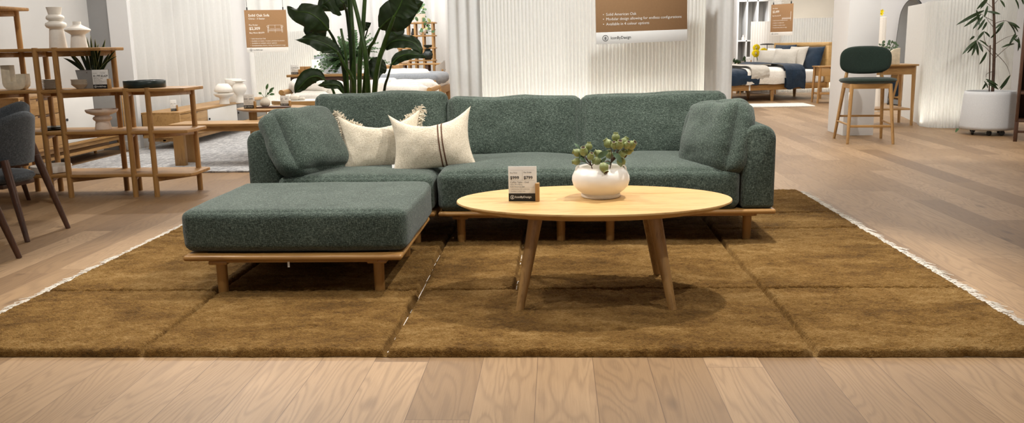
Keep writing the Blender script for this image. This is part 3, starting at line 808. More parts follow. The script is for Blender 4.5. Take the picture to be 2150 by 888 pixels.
def on(px, py, lv, y=None): # point on a shelf at a pixel
    return F(px, py, SZ[lv]+.0125)
def lathe_thing(name, label, cat, x, y, z, prof, mat, group=None, n=36, smooth=55):
    return single(name, B().lathe(x, y, [(r, z+h) for r, h in prof], n), mat, label, cat, (x, y, z), group, smooth=smooth)
Z4, Z3, Z2, Z1 = SZ[3]+.0125, SZ[2]+.0125, SZ[1]+.0125, SZ[0]+.0125
lathe_thing('vase', 'tall white stacked-shape vase on the upper shelf of the oak unit', 'vase', -3.745, 6.4, Z4,
            [(0, 0), (.062, 0), (.062, .004), (.056, .07), (.05, .13), (.047, .14), (.05, .145), (.068, .155), (.074, .17), (.07, .185), (.05, .195), (.044, .2), (.05, .204), (.061, .213), (.063, .224), (.06, .235), (.048, .243), (.042, .246), (.044, .25), (.054, .297), (.055, .3), (.05, .297), (.038, .25), (0, .25)], M['ceramic'], 'white sculptural vases')
lathe_thing('vase', 'shorter flared white vase on the upper shelf beside the snake plant', 'vase', -3.583, 6.4, Z4,
            [(0, 0), (.061, 0), (.06, .01), (.052, .07), (.048, .092), (.052, .1), (.084, .12), (.091, .128), (.089, .136), (.07, .147), (.045, .16), (.031, .168), (.029, .172), (.029, .192), (.027, .192), (.026, .172), (0, .17)], M['ceramic'], 'white sculptural vases')
lathe_thing('pedestal_bowl', 'blush footed bowl on the middle shelf of the oak unit', 'bowl', -3.47, 6.41, Z2,
            [(0, 0), (.06, 0), (.061, .004), (.052, .05), (.05, .062), (.064, .072), (.069, .083), (.064, .094), (.052, .101), (.052, .106), (.08, .115), (.108, .128), (.116, .142), (.117, .15), (.113, .152), (.1, .138), (.05, .126), (0, .124)], M['blush'])
for k in range(7):
    lathe_thing('plate', ('%s plate of the stoneware stack between the shelf posts' % (['bottom', 'second lowest', 'third lowest', 'middle', 'third highest', 'second highest', 'topmost'][k])), 'plate', -3.835+.001*math.sin(k*2), 6.4, Z3+.0105*k+.0,
                [(0, 0), (.048, 0), (.05, .003), (.074, .0085), (.075, .0105), (.072, .0105), (.05, .0055), (0, .005)], M['plate'], 'plates stacked on the shelf')
for k in range(5):
    lathe_thing('bowl', ('%s shallow bowl of the stack beside the shelf price card' % ['bottom', 'second lowest', 'middle', 'second highest', 'topmost'][k]), 'bowl', -3.602+.002*math.sin(k*3), 6.4, Z3+.0085*k,
                [(0, 0), (.034, 0), (.036, .004), (.056, .02), (.068, .032), (.0705, .036), (.067, .0365), (.05, .024), (.03, .0105), (0, .0095)], M['plate'], 'bowls stacked on the shelf')
for k in range(2):
    lathe_thing('plate', ('%s dark plate of the pair behind the shelf post' % ['lower', 'upper'][k]), 'plate', -3.87, 6.42, Z2+.012*k,
                [(0, 0), (.05, 0), (.09, .009), (.092, .012), (.088, .012), (.05, .006), (0, .006)], M['darkmarble'], 'dark plates on the shelf')
x0 = -3.113
lathe_thing('tray', 'round dark green marble tray on the lower step of the shelf', 'tray', x0, 6.41, Z3,
            [(0, 0), (.146, 0), (.15, .003), (.152, .052), (.149, .055), (.144, .055), (.141, .051), (.139, .012), (0, .01)], M['darkmarble'], n=48)
lathe_thing('tray', 'round white tray on the bottom shelf beside the chair', 'tray', -3.915, 6.40, Z1,
            [(0, 0), (.12, 0), (.135, .004), (.146, .05), (.144, .054), (.139, .053), (.128, .012), (0, .01)], M['ceramic'], n=48)
# U-shaped travertine vase
b = B()
o_ = Matrix.Translation((-4.105, 6.4, Z3)) @ Matrix.Rotation(R(8), 4, 'Z') @ Matrix.Rotation(PI/2, 4, 'X')
pts = [(-.085, .185), (-.085, .05)] + [(-.085+.05*(1-math.cos(a)), .05-.05*math.sin(a)) for a in (R(30), R(60), R(90))] + [(.035+.05*math.sin(a), .05*(1-math.cos(a))) for a in (R(0), R(30), R(60), R(90))] + [(.085, .118), (.018, .118), (.016, .062), (-.02, .062), (-.022, .185)]
b.prism(pts, -.045, .045, .004, mtx=o_)
single('travertine_vase', b, M['travertine'], 'U-shaped cream travertine vase on the shelf above the grey chairs', 'vase', (-4.105, 6.4, Z3))
# snake plant
sp = thing('snake_plant', 'snake plant in a tapered grey pot on the shelf', 'plant', (-3.53, 6.45, Z3))
b = B(); b.lathe(0, 0, [(0, 0), (.095, 0), (.098, .004), (.121, .135), (.121, .14), (.113, .14), (.11, .12), (0, .115)], 4, mtx=Matrix.Rotation(PI/4, 4, 'Z'))
part(sp, 'pot', b, M['planter'], world=False, smooth=30)
part(sp, 'soil', B().lathe(0, 0, [(0, .118), (.085, .118), (.085, .122), (0, .125)], 12), M['soil'], world=False)
r = random.Random(11)
tips = [(133, 122), (150, 112), (163, 100), (103, 64), (182, 78), (190, 75), (199, 82), (207, 92), (221, 82), (243, 105), (245, 118), (214, 96), (176, 96), (196, 100), (230, 112)]
for k, (px, py) in enumerate(tips):
    tp = D(px, py, 6.45+r.uniform(-.08, .08)) - Vector(sp.location)
    p0 = Vector((max(-.06, min(.06, tp.x*.35)), r.uniform(-.04, .04), .118)); b = B()
    mid = p0.lerp(tp, .5)+Vector((0, 0, .03))
    vs = []; fs = []; n = 10; e = []
    for i in range(n+1):
        t = i/n; c = p0*(1-t)**2+mid*2*t*(1-t)+tp*t*t; w = .014*(1-t**3)*(.7+.6*t*(1-t)*2)+.0004
        s = Vector((1, .25*math.sin(k), 0)) if abs((tp-p0).normalized().x) < .7 else Vector((.3, .2, 1))
        s.normalize(); vs += [c-s*w, c+Vector((0, .004, 0)), c+s*w]
    for i in range(n): a = 3*i; fs += [(a, a+1, a+4, a+3), (a+1, a+2, a+5, a+4)]
    b.add(vs, fs); lf = part(sp, 'leaf', b, M['leaf'], world=False)
    b = B(); b.tube([Vector(vs[3*i+2])+Vector((0, -.001, 0)) for i in range(n+1)], .0014, 4); part(lf, 'leaf_edge', b, M['leafedge'], world=False)
price_sign('white price card in front of the snake plant on the shelf', (-3.408, 6.33, Z3), .125, .14, R(-3), LN('$1,799', '$2,629', 'Shelf Unit - Large'))

# ================================================================== DINING CORNER
def tub_chair(name, label, loc, rz):
    """faces local -x; tub back at +x"""
    t = thing(name, label, 'chair', loc, rz, 'charcoal tub dining chairs')
    b = B()
    def shell(u, v, off):
        a = R(-112+224*u); ca = abs(-112+224*u)/112
        top = .735-.24*ca**1.7; z = .435+(top-.435)*v
        rr = .205+.03*v; y = -.0
        return Vector((off*math.cos(a)+rr*math.cos(a)*.98, (rr+off)*math.sin(a)*1.02, z))
    n, m = 40, 10; vs = []; fs = []
    for i in range(n+1):
        loop = []
        for j in range(m+1): loop.append(shell(i/n, j/m, .014))
        tp = shell(i/n, 1, 0)+Vector((0, 0, .012)); loop.append(tp)
        for j in range(m, -1, -1): loop.append(shell(i/n, j/m, -.016))
        vs += loop
    k = 2*m+3
    for i in range(n):
        for j in range(k):
            fs.append((i*k+j, (i+1)*k+j, (i+1)*k+(j+1) % k, i*k+(j+1) % k))
    fs.append(tuple(range(k))); fs.append(tuple(n*k+j for j in range(k))[::-1])
    b.add(vs, fs); part(t, 'backrest', b, M['charcoal'], world=False, smooth=70, fixn=True)
    b = B(); b.lathe(-.02, 0, [(0, .325), (.18, .325), (.215, .333), (.23, .35), (.225, .368), (.2, .38), (0, .384)], 40, sx=1.0, sy=.98); part(t, 'seat', b, M['charcoal'], world=False, smooth=60)
    b = B(); b.box(-.15, .15, -.14, .14, .30, .328, .006); part(t, 'seat_frame', b, M['walnut_x'], world=False)
    for sx in (-1, 1):
        for sy in (-1, 1):
            p1 = Vector((sx*.165+(.015 if sx > 0 else 0), sy*.14, .47 if sx > 0 else .32)); p0 = Vector((sx*.225+(.075 if sx > 0 else 0), sy*.19, 0))
            b = B(); b.tube([p0, p0.lerp(p1, .5), p1], [.0145, .02, .024], 12); part(t, 'leg', b, M['walnut_z'], world=False)
    return t
c1 = tub_chair('dining_chair', 'charcoal tub dining chair nearest the shelving unit, seen from its side', (-3.375, 4.94, 0), R(-4))
dup(c1, (-3.185, 4.14, 0), R(2), 'charcoal tub dining chair at the frame edge, only a walnut leg showing')
dup(c1, (-3.94, 5.80, 0), R(62), 'charcoal tub dining chair beyond the walnut table, facing the near chair')
dt = thing('dining_table', 'dark walnut dining table between the charcoal chairs', 'table', (-3.98, 4.95, 0))
b = B(); b.prism([(-3.96+.46*math.cos(a)+0, 5.0+.5*math.sin(a)) for a in [2*PI*k/40 for k in range(40)]], .655, .68, .006); part(dt, 'tabletop', b, M['walnut_y'])
for sx in (-.12, .12):
    for sy in (-.15, .15):
        b = B(); b.tube([(-3.98+sx*1.6, 5.0+sy*1.4, 0), (-3.98+sx, 5.0+sy, .656)], [.018, .026], 12); part(dt, 'leg', b, M['walnut_z'])
lathe_thing('plate', 'white dinner plate on the walnut table', 'plate', -3.60, 5.13, .68, [(0, 0), (.07, 0), (.125, .014), (.127, .017), (.122, .017), (.07, .006), (0, .005)], M['ceramic'])

# ================================================================== LEFT BACKGROUND
def cabinet(t, x0, x1, y0, y1, z0, z1, secs, drawers=3, foot=0.0):
    """long case running in y with its front on +x.  secs: (y0,y1,kind)"""
    b = B(); b.box(x0, x1, y0, y1, z1-.025, z1, .003); b.box(x0, x1, y0, y1, z0, z0+.025, .003)
    b.box(x0, x1, y0, y0+.025, z0+.02, z1-.02, .002); b.box(x0, x1, y1-.025, y1, z0+.02, z1-.02, .002); b.box(x0, x0+.012, y0, y1, z0+.02, z1-.02, .001)
    part(t, 'carcass', b, M['pale_y'])
    for a, c, kind in secs:
        if kind == 'drawers':
            n = drawers; hh = (z1-z0-.05)/n
            for k in range(n):
                d = part(t, 'drawer', B().box(x1-.3, x1-.004, a+.004, c-.004, z0+.025+k*hh+.003, z0+.025+(k+1)*hh-.003, .003), M['pale_y'])
                part(d, 'finger_pull', B().box(x1-.006, x1-.002, (a+c)/2-.09, (a+c)/2+.09, z0+.025+(k+1)*hh-.02, z0+.025+(k+1)*hh-.004, .002), M['walnut_y'])
        else:
            d = part(t, 'door', B().box(x1-.022, x1-.003, a+.004, c-.004, z0+.027, z1-.027, .003), M[kind])
            part(d, 'knob', B().lathe(0, 0, [(0, 0), (.012, .002), (.014, .012), (0, .016)], 12, mtx=rotm((x1-.004, a+.03, (z0+z1)/2), 0, PI/2, 0)), M['blackmetal'])
    b = B()
    for y in (y0+.1, y1-.1):
        for x, dx in ((x0+.05, 0), (x1-.05, 0)):
            lb = B(); lb.tube([(x, y+(.06 if y > (y0+y1)/2 else -.06), foot), (x, y, z0)], [.017, .024], 10); part(t, 'leg', lb, M['pale_z'])
    b = B(); b.box(x0+.03, x1-.03, y0+.05, y1-.05, z0-.045, z0-.001, .004); b.box((x0+x1)/2-.02, (x0+x1)/2+.02, y0+.05, y1-.05, .09, .125, .004)
    b.box(x1-.075, x1-.035, y0+.05, y1-.05, .09, .12, .004)
    part(t, 'base_frame', b, M['pale_y'])
sb = thing('sideboard', 'tall oak sideboard with drawers and white and grey doors behind the shelving', 'sideboard', (-4.95, 8.3, 0))
cabinet(sb, -5.10, -4.70, 7.32, 9.15, .2, .705, ((7.345, 8.0, 'drawers'), (8.0, 8.55, 'lacquer'), (8.55, 9.125, 'greydoor')))
tv = thing('television_console', 'low oak television console with white and grey doors along the curtain', 'console', (-4.33, 10.6, 0))
cabinet(tv, -4.555, -4.125, 9.22, 12.1, .145, .425, ((9.245, 10.0, 'drawers'), (10.0, 10.95, 'lacquer'), (10.95, 12.07, 'greydoor')), drawers=1, foot=.018)
single('low_rug', B().box(-4.66, -1.6, 7.49, 12.2, .0005, .018, .006), M['greyrug'], 'pale grey flecked rug under the oak bench', 'rug', (-3.3, 9.6, 0))
bn = thing('bench', 'long oak bench on the grey rug behind the sofa', 'bench', (-2.7, 8.0, .018))
part(bn, 'seat', B().box(-3.62, -1.85, 7.83, 8.2, .385, .41, .005), M['pale_x'])
part(bn, 'apron', B().box(-3.53, -1.95, 7.88, 8.15, .335, .388, .003), M['pale_x'])
for x in (-3.55, -1.95):
    for y in (7.89, 8.14):
        b = B(); b.box(x-.05, x+.05, y-.03, y+.03, .015, .386, .004); part(bn, 'leg', b, M['pale_z'])
stb = thing('side_table', 'round oak side table carrying a price card and a small white vase', 'table', (-2.9, 8.6, .018))
part(stb, 'tabletop', B().lathe(-2.87, 8.6, [(0, .478), (.31, .478), (.35, .492), (.355, .5), (.35, .505), (0, .505)], 48), M['pale_x'])
for k in range(3):
    a = R(200+120*k); b = B(); b.box(-.04, .04, -.025, .025, .015, .48, .004, mtx=rotm((-2.87+.2*math.cos(a), 8.6+.2*math.sin(a), 0), 0, 0, a)); part(stb, 'leg', b, M['pale_z'])
price_sign('white price card at the edge of the round side table', (-3.065, 8.47, .505), .115, .14, R(-4), LN('$269', '$499', 'Side Table - Round'))
price_sign('white price card half hidden behind the small leafy vase', (-2.8, 8.78, .505), .1, .105, R(-4), LN('$99', '$79', 'Oak Tray'))
lathe_thing('vase', 'small bulbous white vase with a leafy sprig on the round side table', 'vase', -2.93, 8.55, .520,
            [(0, 0), (.03, 0), (.045, .01), (.053, .03), (.05, .05), (.035, .072), (.022, .084), (.021, .092), (.018, .092), (.018, .08), (.04, .04), (0, .02)], M['plate'])
single('serving_board', B().prism([(-2.99, 8.45), (-2.72, 8.43), (-2.66, 8.47), (-2.66, 8.52), (-2.72, 8.56), (-2.99, 8.6)], .5055, .520, .003), M['walnut_x'], 'walnut serving board under the small white vase', 'board', (-2.83, 8.5, .505))
tw = thing('leaf_sprig', 'green leafy sprig standing in the small white vase', 'plant', (-2.93, 8.55, .60))
b = B(); tp = [(563, 178), (573, 192), (576, 186), (543, 197), (577, 200), (566, 198)]
for k, (px, py) in enumerate(tp):
    e = D(px, py, 8.55+.03*math.sin(k*2)); q = Vector((-2.93, 8.55, .60)); mid = q.lerp(e, .5)+Vector((0, 0, .02))
    b.tube([q, mid, e], [.0022, .0018, .0012], 5)
    lb = B(); flatleaf(lb, mid, e+Vector((0, 0, .012)), .014, (.3, -1, .4), .1); part(tw, 'leaf', lb, M['leafmid'])
part(tw, 'twigs', b, M['stem'])
# vases on the console
lathe_thing('vase', 'white two-tier vase on the television console', 'vase', -4.15, 10.6, .425, [(0, 0), (.062, 0), (.056, .07), (.06, .08), (.1, .095), (.122, .12), (.12, .13), (.07, .135), (.068, .14), (.1, .148), (.112, .16), (.107, .19), (.085, .225), (.06, .247), (.045, .25), (.042, .245), (0, .24)], M['ceramic'], 'white console vases')
lathe_thing('vase', 'white goblet vase at the back of the three console vases', 'vase', -4.16, 10.98, .425, [(0, 0), (.065, 0), (.055, .1), (.045, .16), (.05, .175), (.085, .2), (.1, .225), (.105, .29), (.1, .295), (.09, .28), (0, .26)], M['ceramic'], 'white console vases')
lathe_thing('vase', 'white wide-lipped oval vase on the console near the curtain edge', 'vase', -4.02, 10.8, .425, [(0, 0), (.058, 0), (.048, .05), (.04, .085), (.055, .11), (.082, .15), (.088, .185), (.075, .22), (.045, .25), (.04, .256), (.06, .265), (.088, .275), (.086, .281), (.05, .275), (0, .268)], M['ceramic'], 'white console vases')
price_sign('narrow white price card on the near end of the television console', (-4.27, 9.42, .425), .065, .125, R(30), LN('$949', '$799', 'TV Console'))
# cream sofa
cs = thing('sofa', 'cream linen sofa with an oak frame beyond the green sofa', 'sofa', (-2.3, 9.9, 0))
X0, X1 = -3.07, -1.36
b = B(); b.box(X0, X1, 9.45, 10.2, .24, .29, .008); b.box(X0, X1, 10.16, 10.2, .29, .6, .01); part(cs, 'frame', b, M['pale_x'])
for x in (X0+.03, X1-.03):
    for y in (9.48, 10.15):
        b = B(); b.tube([(x, y, .018), (x, y, .60)], .026, 12); part(cs, 'leg', b, M['pale_z'])
    b = B(); b.tube([(x, 9.42, .61), (x, 10.18, .61)], .03, 12); part(cs, 'armrest', b, M['pale_y'])
b = B(); b.rbox(X1-X0-.1, .7, .16, .06, 10, crown=.025, wr=.006, seed=31, mtx=rotm(((X0+X1)/2, 9.8, .355))); part(cs, 'seat_cushion', b, M['white_linen'], smooth=70)
for k, xx in enumerate((X0+.32, (X0+X1)/2, X1-.32)):
    b = B(); b.rbox(.58, .2, .27, .08, 12, crown=.015, wr=.012, seed=33+k, bulge=.03, mtx=rotm((xx, 10.04, .565), R(-14))); part(cs, 'back_cushion', b, M['white_linen'], smooth=70)
for k, (x, y, z, rz, lab) in enumerate(((X0+.27, 9.72, .525, 14, 'lower plump cream cushion at the shadowed end of the cream sofa'), (X0+.25, 9.78, .665, 8, 'upper creased cream cushion on top of another, cream sofa'), (-1.70, 9.75, .60, -12, 'creased cream cushion beside the oak armrest of the cream sofa'))):
    b = B(); b.rbox(.42, .22, .145, .065, 16, crown=.012, wr=.03, seed=41+k, bulge=.03, mtx=rotm((x, y, z), R(-6), 0, R(rz)))
    single('scatter_cushion', b, M['white_linen'], lab, 'cushion', (x, y, z-.07), 'cream cushions', smooth=70)
oc = thing('coffee_table', 'oak coffee table with a white top in front of the cream sofa', 'table', (-2.7, 9.17, .018))
part(oc, 'tabletop', B().lathe(-2.62, 9.17, [(0, .49), (.42, .49), (.45, .5), (.45, .535), (0, .535)], 44, sy=.4), M['pale_x'])
part(oc, 'inlay', B().lathe(-2.62, 9.17, [(0, .535), (.43, .535), (.43, .541), (0, .541)], 44, sy=.4), M['lacquer'])
for sx in (-.28, .28):
    for sy in (-.12, .12):
        b = B(); b.tube([(-2.62+sx*1.1, 9.17+sy*.9, .016), (-2.62+sx, 9.17+sy*.8, .492)], [.018, .024], 10); part(oc, 'leg', b, M['pale_z'])
for k, (px, s, lab) in enumerate(((612, .05, 'larger grey stone on the white-topped coffee table'), (627, .03, 'smaller grey stone on the white-topped coffee table'))):
    p = D(px, 214, 9.0); b = B(); b.rbox(s*2, s*1.6, s*1.1, s*.5, 6, wr=.008, seed=50+k, mtx=rotm((p.x, 9.13, .541+s*.5)))
    single('stone', b, M['plate'], lab, 'stone', (p.x, 9.13, .541), smooth=70)
cb = thing('console_table', 'long oak console behind the cream sofa with a fern on it', 'table', (-2.2, 10.6, 0))
part(cb, 'tabletop', B().box(-3.28, -2.22, 10.4, 10.75, .745, .775, .004), M['pale_x'])
part(cb, 'apron', B().box(-3.24, -2.26, 10.43, 10.72, .66, .747, .003), M['walnut_x'])
for x in (-3.22, -2.28):
    for y in (10.45, 10.7):
        b = B(); b.box(x-.025, x+.025, y-.022, y+.022, .018, .662, .003); part(cb, 'leg', b, M['pale_z'])
price_sign('white price card on the console behind the cream sofa', (D(620, 158, 10.5).x, 10.5, .775), .1, .12, R(0), LN('$1,399', '$1,099', 'Console'))
for px, lab in ((635, 'pale wood block beside the price card on the console'), (646, 'pale wood block next to the fern on the console')):
    p = D(px, 155, 10.5); single('wood_block', B().box(p.x-.03, p.x+.03, 10.5, 10.56, .775, .775+.095, .003), M['pale_z'], lab, 'block', (p.x, 10.53, .775))
fe = thing('potted_fern', 'bushy green fern in a grey square planter on the console', 'plant', (-2.52, 10.58, .775))
b = B(); b.lathe(0, 0, [(0, 0), (.115, 0), (.12, .004), (.135, .155), (.135, .16), (.125, .16), (.122, .13), (0, .125)], 4, mtx=rotm((0, 0, 0), 0, 0, PI/4)); part(fe, 'planter', b, M['planter'], world=False, smooth=30)
part(fe, 'soil', B().lathe(0, 0, [(0, .13), (.1, .13), (.1, .135), (0, .14)], 12), M['soil'], world=False)
r = random.Random(21)
for k in range(84):
    a = r.uniform(0, 2*PI); L = r.uniform(.3, .56); up = r.uniform(.1, 1.3)
    dv = Vector((math.cos(a)-.25, math.sin(a)*.5, up)).normalized(); b = B()
    pts = [Vector((0, 0, .135))+dv*L*t+Vector((0, 0, -.16*t*t*(1.5-up*.6))) for t in [i/9 for i in range(10)]]
    b.tube(pts, [.0025]*9+[.001], 4)
    for i in range(2, 10):
        w = .085*(1-abs(i/9-.45)*1.1)
        tg = (pts[i]-pts[i-1]).normalized(); s = tg.cross(Vector((0, 0, 1))).normalized()
        for sg in (-1, 1): flatleaf(b, pts[i], pts[i]+(s*sg+tg*.6).normalized()*w, .017, (.1, -1, .6), .05, 3)
    part(fe, 'frond', b, M['leafmid'], world=False)
# daybed nook with cushions beyond
nk = thing('daybed', 'low daybed with cushions beyond the console', 'bed', (-2.9, 12.6, 0))
part(nk, 'frame', B().box(-3.42, -2.4, 12.3, 13.1, .2, .34, .01), M['pale_x'])
b = B(); b.rbox(1.0, .76, .3, .05, 8, crown=.01, wr=.004, seed=61, mtx=rotm((-2.91, 12.7, .48))); part(nk, 'mattress', b, M['white_linen'], smooth=70)
for x in (-3.36, -2.46):
    for y in (12.36, 13.04):
        b = B(); b.box(x-.03, x+.03, y-.03, y+.03, 0, .21, .003); part(nk, 'leg', b, M['pale_z'])
for px, mat, lab, w in ((688, 'bluegrey', 'blue grey cushion on the daybed beyond the fern', .24), (704, 'white_linen', 'cream cushion on the daybed beside the blue grey one', .17)):
    p = D(px, 146, 12.6); b = B(); b.pillow(w, .2, .09, 16, .06, .02, 3, rotm((p.x, 12.6+(.05 if w < .2 else 0), .80), R(-15)))
    single('scatter_cushion', b, M[mat], lab, 'cushion', (p.x, 12.6, .63), smooth=80)
fl = thing('floor_lamp', 'square white lit floor lamp beside the daybed', 'lamp', (-3.46, 12.4, 0))
p0, p1 = D(656, 120, 12.4), D(669, 120, 12.4)
part(fl, 'base', B().box(p0.x-.01, p1.x+.01, 12.35, 12.47, 0, .03, .004), M['pale_x'])
part(fl, 'shade', B().box(p0.x, p1.x, 12.36, 12.46, .03, .93, .006), M['lampglow'])

# grey bed, bookcase, desk, chair far away
gb = thing('bed', 'oak bed with blue grey bedding far behind the cream sofa', 'bed', (-2.7, 15.4, 0))
part(gb, 'frame', B().box(-3.55, -2.03, 14.62, 16.7, .25, .38, .01), M['pale_y'])
for x in (-3.5, -2.08):
    for y in (14.66, 16.6):
        b = B(); b.box(x-.035, x+.035, y-.035, y+.035, 0, .52 if y < 15 else .26, .004); part(gb, 'leg', b, M['pale_z'])
part(gb, 'footboard', B().box(-3.5, -2.08, 14.63, 14.67, .36, .4, .004).box(-3.5, -2.08, 14.63, 14.67, .47, .51, .004), M['pale_x'])
b = B(); b.rbox(1.46, 2.0, .2, .05, 8, crown=.01, mtx=rotm((-2.79, 15.68, .46))); part(gb, 'mattress', b, M['white_linen'], smooth=70)
b = B(); b.rbox(1.54, 1.75, .2, .09, 14, crown=.03, wr=.02, seed=71, mtx=rotm((-2.79, 15.55, .52))); part(gb, 'duvet', b, M['bluegrey'], smooth=70)
b = B(); b.rbox(1.3, 1.2, .2, .08, 14, crown=.03, wr=.035, seed=72, mtx=rotm((-2.92, 15.45, .575), 0, 0, R(10))); part(gb, 'throw', b, M['white_linen'], smooth=70)
for k, px in enumerate((820, 800)):
    pass
cbx = thing('chest_of_drawers', 'pale oak chest of drawers beyond the grey bed', 'drawers', (-3.6, 18.0, 0))
p0, p1 = D(803, 130, 18), D(838, 130, 18)
part(cbx, 'carcass', B().box(p0.x, p1.x, 18, 18.45, .1, .72, .005), M['pale_x'])
for k in range(3):
    d = part(cbx, 'drawer', B().box(p0.x+.02, p1.x-.02, 17.985, 18.2, .13+k*.195, .31+k*.195, .003), M['pale_x'])
    part(d, 'finger_pull', B().box((p0.x+p1.x)/2-.05, (p0.x+p1.x)/2+.05, 17.982, 17.986, .29+k*.195, .303+k*.195, .001), M['walnut_x'])
for x in (p0.x+.03, p1.x-.03):
    for y in (18.03, 18.42):
        b = B(); b.box(x-.02, x+.02, y-.02, y+.02, 0, .11, .002); part(cbx, 'leg', b, M['pale_z'])
YB = 20.0
bc = thing('bookcase', 'tall open oak bookcase against the far curtain', 'shelf', (-3.1, 20.15, 0))
for k, py in enumerate((48, 75, 101, 127)):
    z = D(880, py, YB).z
    part(bc, 'shelf_board', B().box(D(834, py, YB).x, D(914, py, YB).x, YB, YB+.3, z-.02, z+.012, .003), M['pale_x'])
for px in (838, 857, 872, 889, 909):
    x = D(px, 100, YB).x
    for y in (YB+.01, YB+.27):
        b = B(); b.box(x-.022, x+.022, y, y+.03, 0, D(880, 46, YB).z, .003); part(bc, 'post', b, M['pale_z'])
def bcz(py): return D(880, py, YB).z+.012
hp = thing('hanging_plant', 'trailing variegated plant in a woven pot on top of the bookcase', 'plant', (D(881, 40, YB).x, YB+.12, bcz(48)))
b = B(); b.lathe(0, 0, [(0, 0), (.09, 0), (.12, .18), (.115, .19), (.1, .17), (0, .16)], 18); part(hp, 'pot', b, M['blush'], world=False)
r = random.Random(9)
for k in range(54):
    a = r.uniform(0, 2*PI); h = r.uniform(-.32, .34) if r.random() < .5 else r.uniform(.02, .34); rr = r.uniform(.08, .2)
    if h < 0: rr = r.uniform(.13, .2); a = R(r.uniform(-80, 20))
    p = Vector((rr*math.cos(a), rr*math.sin(a)-.06, .1+h)); b = B()
    flatleaf(b, p, p+Vector((r.uniform(-.09, .09), r.uniform(-.06, .03), r.uniform(-.12, .03))), .04, (.1, -1, .5), .1, 5); part(hp, 'leaf', b, M['leafmid' if k % 4 else 'leafedge'], world=False)
b = B()
pts = [D(893, 61, YB-.05), D(900, 65, YB-.05), D(908, 67, YB-.05), D(915, 62, YB-.05)]; b.tube(pts, .006, 5); part(hp, 'vine', b, M['stem'])
for px, py in ((902, 61), (910, 67)):
    b = B(); p = D(px, py, YB-.06); flatleaf(b, p-Vector((.05, 0, 0)), p+Vector((.04, 0, .01)), .035, (0, -1, .2), .1, 5); part(hp, 'leaf', b, M['leafmid'])
x = D(886, 70, YB).x
lathe_thing('vase', 'round white vase on the second bookcase shelf', 'vase', x, YB+.1, bcz(75), [(0, 0), (.04, 0), (.07, .03), (.11, .09), (.1, .13), (.06, .16), (0, .14)], M['ceramic'], n=20)
lathe_thing('vase', 'small black vase on the second bookcase shelf', 'vase', D(866, 70, YB).x, YB+.1, bcz(75), [(0, 0), (.045, 0), (.05, .04), (.03, .1), (.025, .15), (.03, .155), (0, .15)], M['blackmetal'], n=20)
x = D(898, 118, YB).x
lathe_thing('vase', 'dark green glass vase on the lowest bookcase shelf', 'vase', x, YB-.02+.1, bcz(127), [(0, 0), (.06, 0), (.13, .07), (.14, .13), (.1, .2), (.05, .22), (.06, .24), (.1, .27), (.08, .28), (.12, .33), (.1, .34), (0, .3)], M['darkmarble'], n=24)
dk = thing('desk', 'oak desk in front of the far curtain', 'desk', (-2.9, 19.4, 0))
x0, x1 = D(838, 136, 19.3).x, D(929, 133, 19.3).x
part(dk, 'desktop', B().box(x0, x1, 19.2, 19.75, .69, .72, .004), M['pale_x'])
for x in (x0+.08, x1-.35):
    for y in (19.26, 19.68):
        b = B(); b.box(x-.03, x+.03, y-.03, y+.03, 0, .692, .004); part(dk, 'leg', b, M['walnut_z'])
lathe_thing('globe_ornament', 'clear globe ornament standing on the far desk', 'ornament', D(849, 130, 19.3).x, 19.35, .72, [(0, 0), (.05, 0), (.09, .04), (.1, .09), (.08, .14), (0, .17)], M['ceramic'], n=20)
single('storage_box', B().box(D(876, 145, 19).x, D(889, 145, 19).x, 18.9, 19.1, 0, .52, .01), M['blackmetal'], 'black box standing on the floor by the far desk', 'box', (D(889, 145, 19).x, 19, 0))
ch = thing('desk_chair', 'pale grey curved-back desk chair with oak legs', 'chair', (-2.66, 18.9, 0))
cx = D(912, 150, 18.9).x
b = B(); b.rbox(.46, .46, .06, .03, 8, crown=.01, mtx=rotm((cx, 18.9, .44))); part(ch, 'seat', b, M['palegrey'], smooth=70)
b = B(); b.grid(lambda u, v: Vector((cx+.24*math.cos(R(-75+130*u))*1.0, 18.9+.24*math.sin(R(-75+130*u)), .56+(.25-.13*abs(u-.65)*1.6)*v)), 16, 5); 
b.grid(lambda u, v: Vector((cx+.215*math.cos(R(-75+130*u)), 18.9+.215*math.sin(R(-75+130*u)), .56+(.25-.13*abs(u-.65)*1.6)*v)), 16, 5)
part(ch, 'backrest', b, M['palegrey'])
for sx, sy in ((-1, -1), (1, -1), (-1, 1), (1, 1)):
    b = B(); b.tube([(cx+sx*.24, 18.9+sy*.22, 0), (cx+sx*.16, 18.9+sy*.16, .43), (cx+sx*.21, 18.9+sy*.18, .6)], [.018, .024, .02], 10); part(ch, 'leg', b, M['pale_z'])

# ================================================================== BIG LEAFY PLANT BEHIND THE SOFA
bp = thing('bird_of_paradise_plant', 'tall dark green broad-leaved plant standing behind the sofa', 'plant', (-1.24, 6.38, 0))
part(bp, 'pot', B().lathe(-1.24, 6.38, [(0, 0), (.17, 0), (.2, .3), (.2, .36), (.185, .36), (.18, .3), (0, .3)], 32), M['planter'])
part(bp, 'soil', B().lathe(-1.24, 6.38, [(0, .3), (.17, .3), (.16, .32), (0, .33)], 20), M['soil'])
def spline(pts, n):
    pts = [Vector(p) for p in pts]; out = []
    P = [pts[0]*2-pts[1]]+pts+[pts[-1]*2-pts[-2]]; k = len(pts)-1
    for i in range(n+1):
        t = i/n*k; j = min(int(t), k-1); u = t-j; a, b_, c, d = P[j:j+4]
        out.append(.5*((2*b_)+(c-a)*u+(2*a-5*b_+4*c-d)*u*u+(3*b_-a-3*c+d)*u**3))
    return out
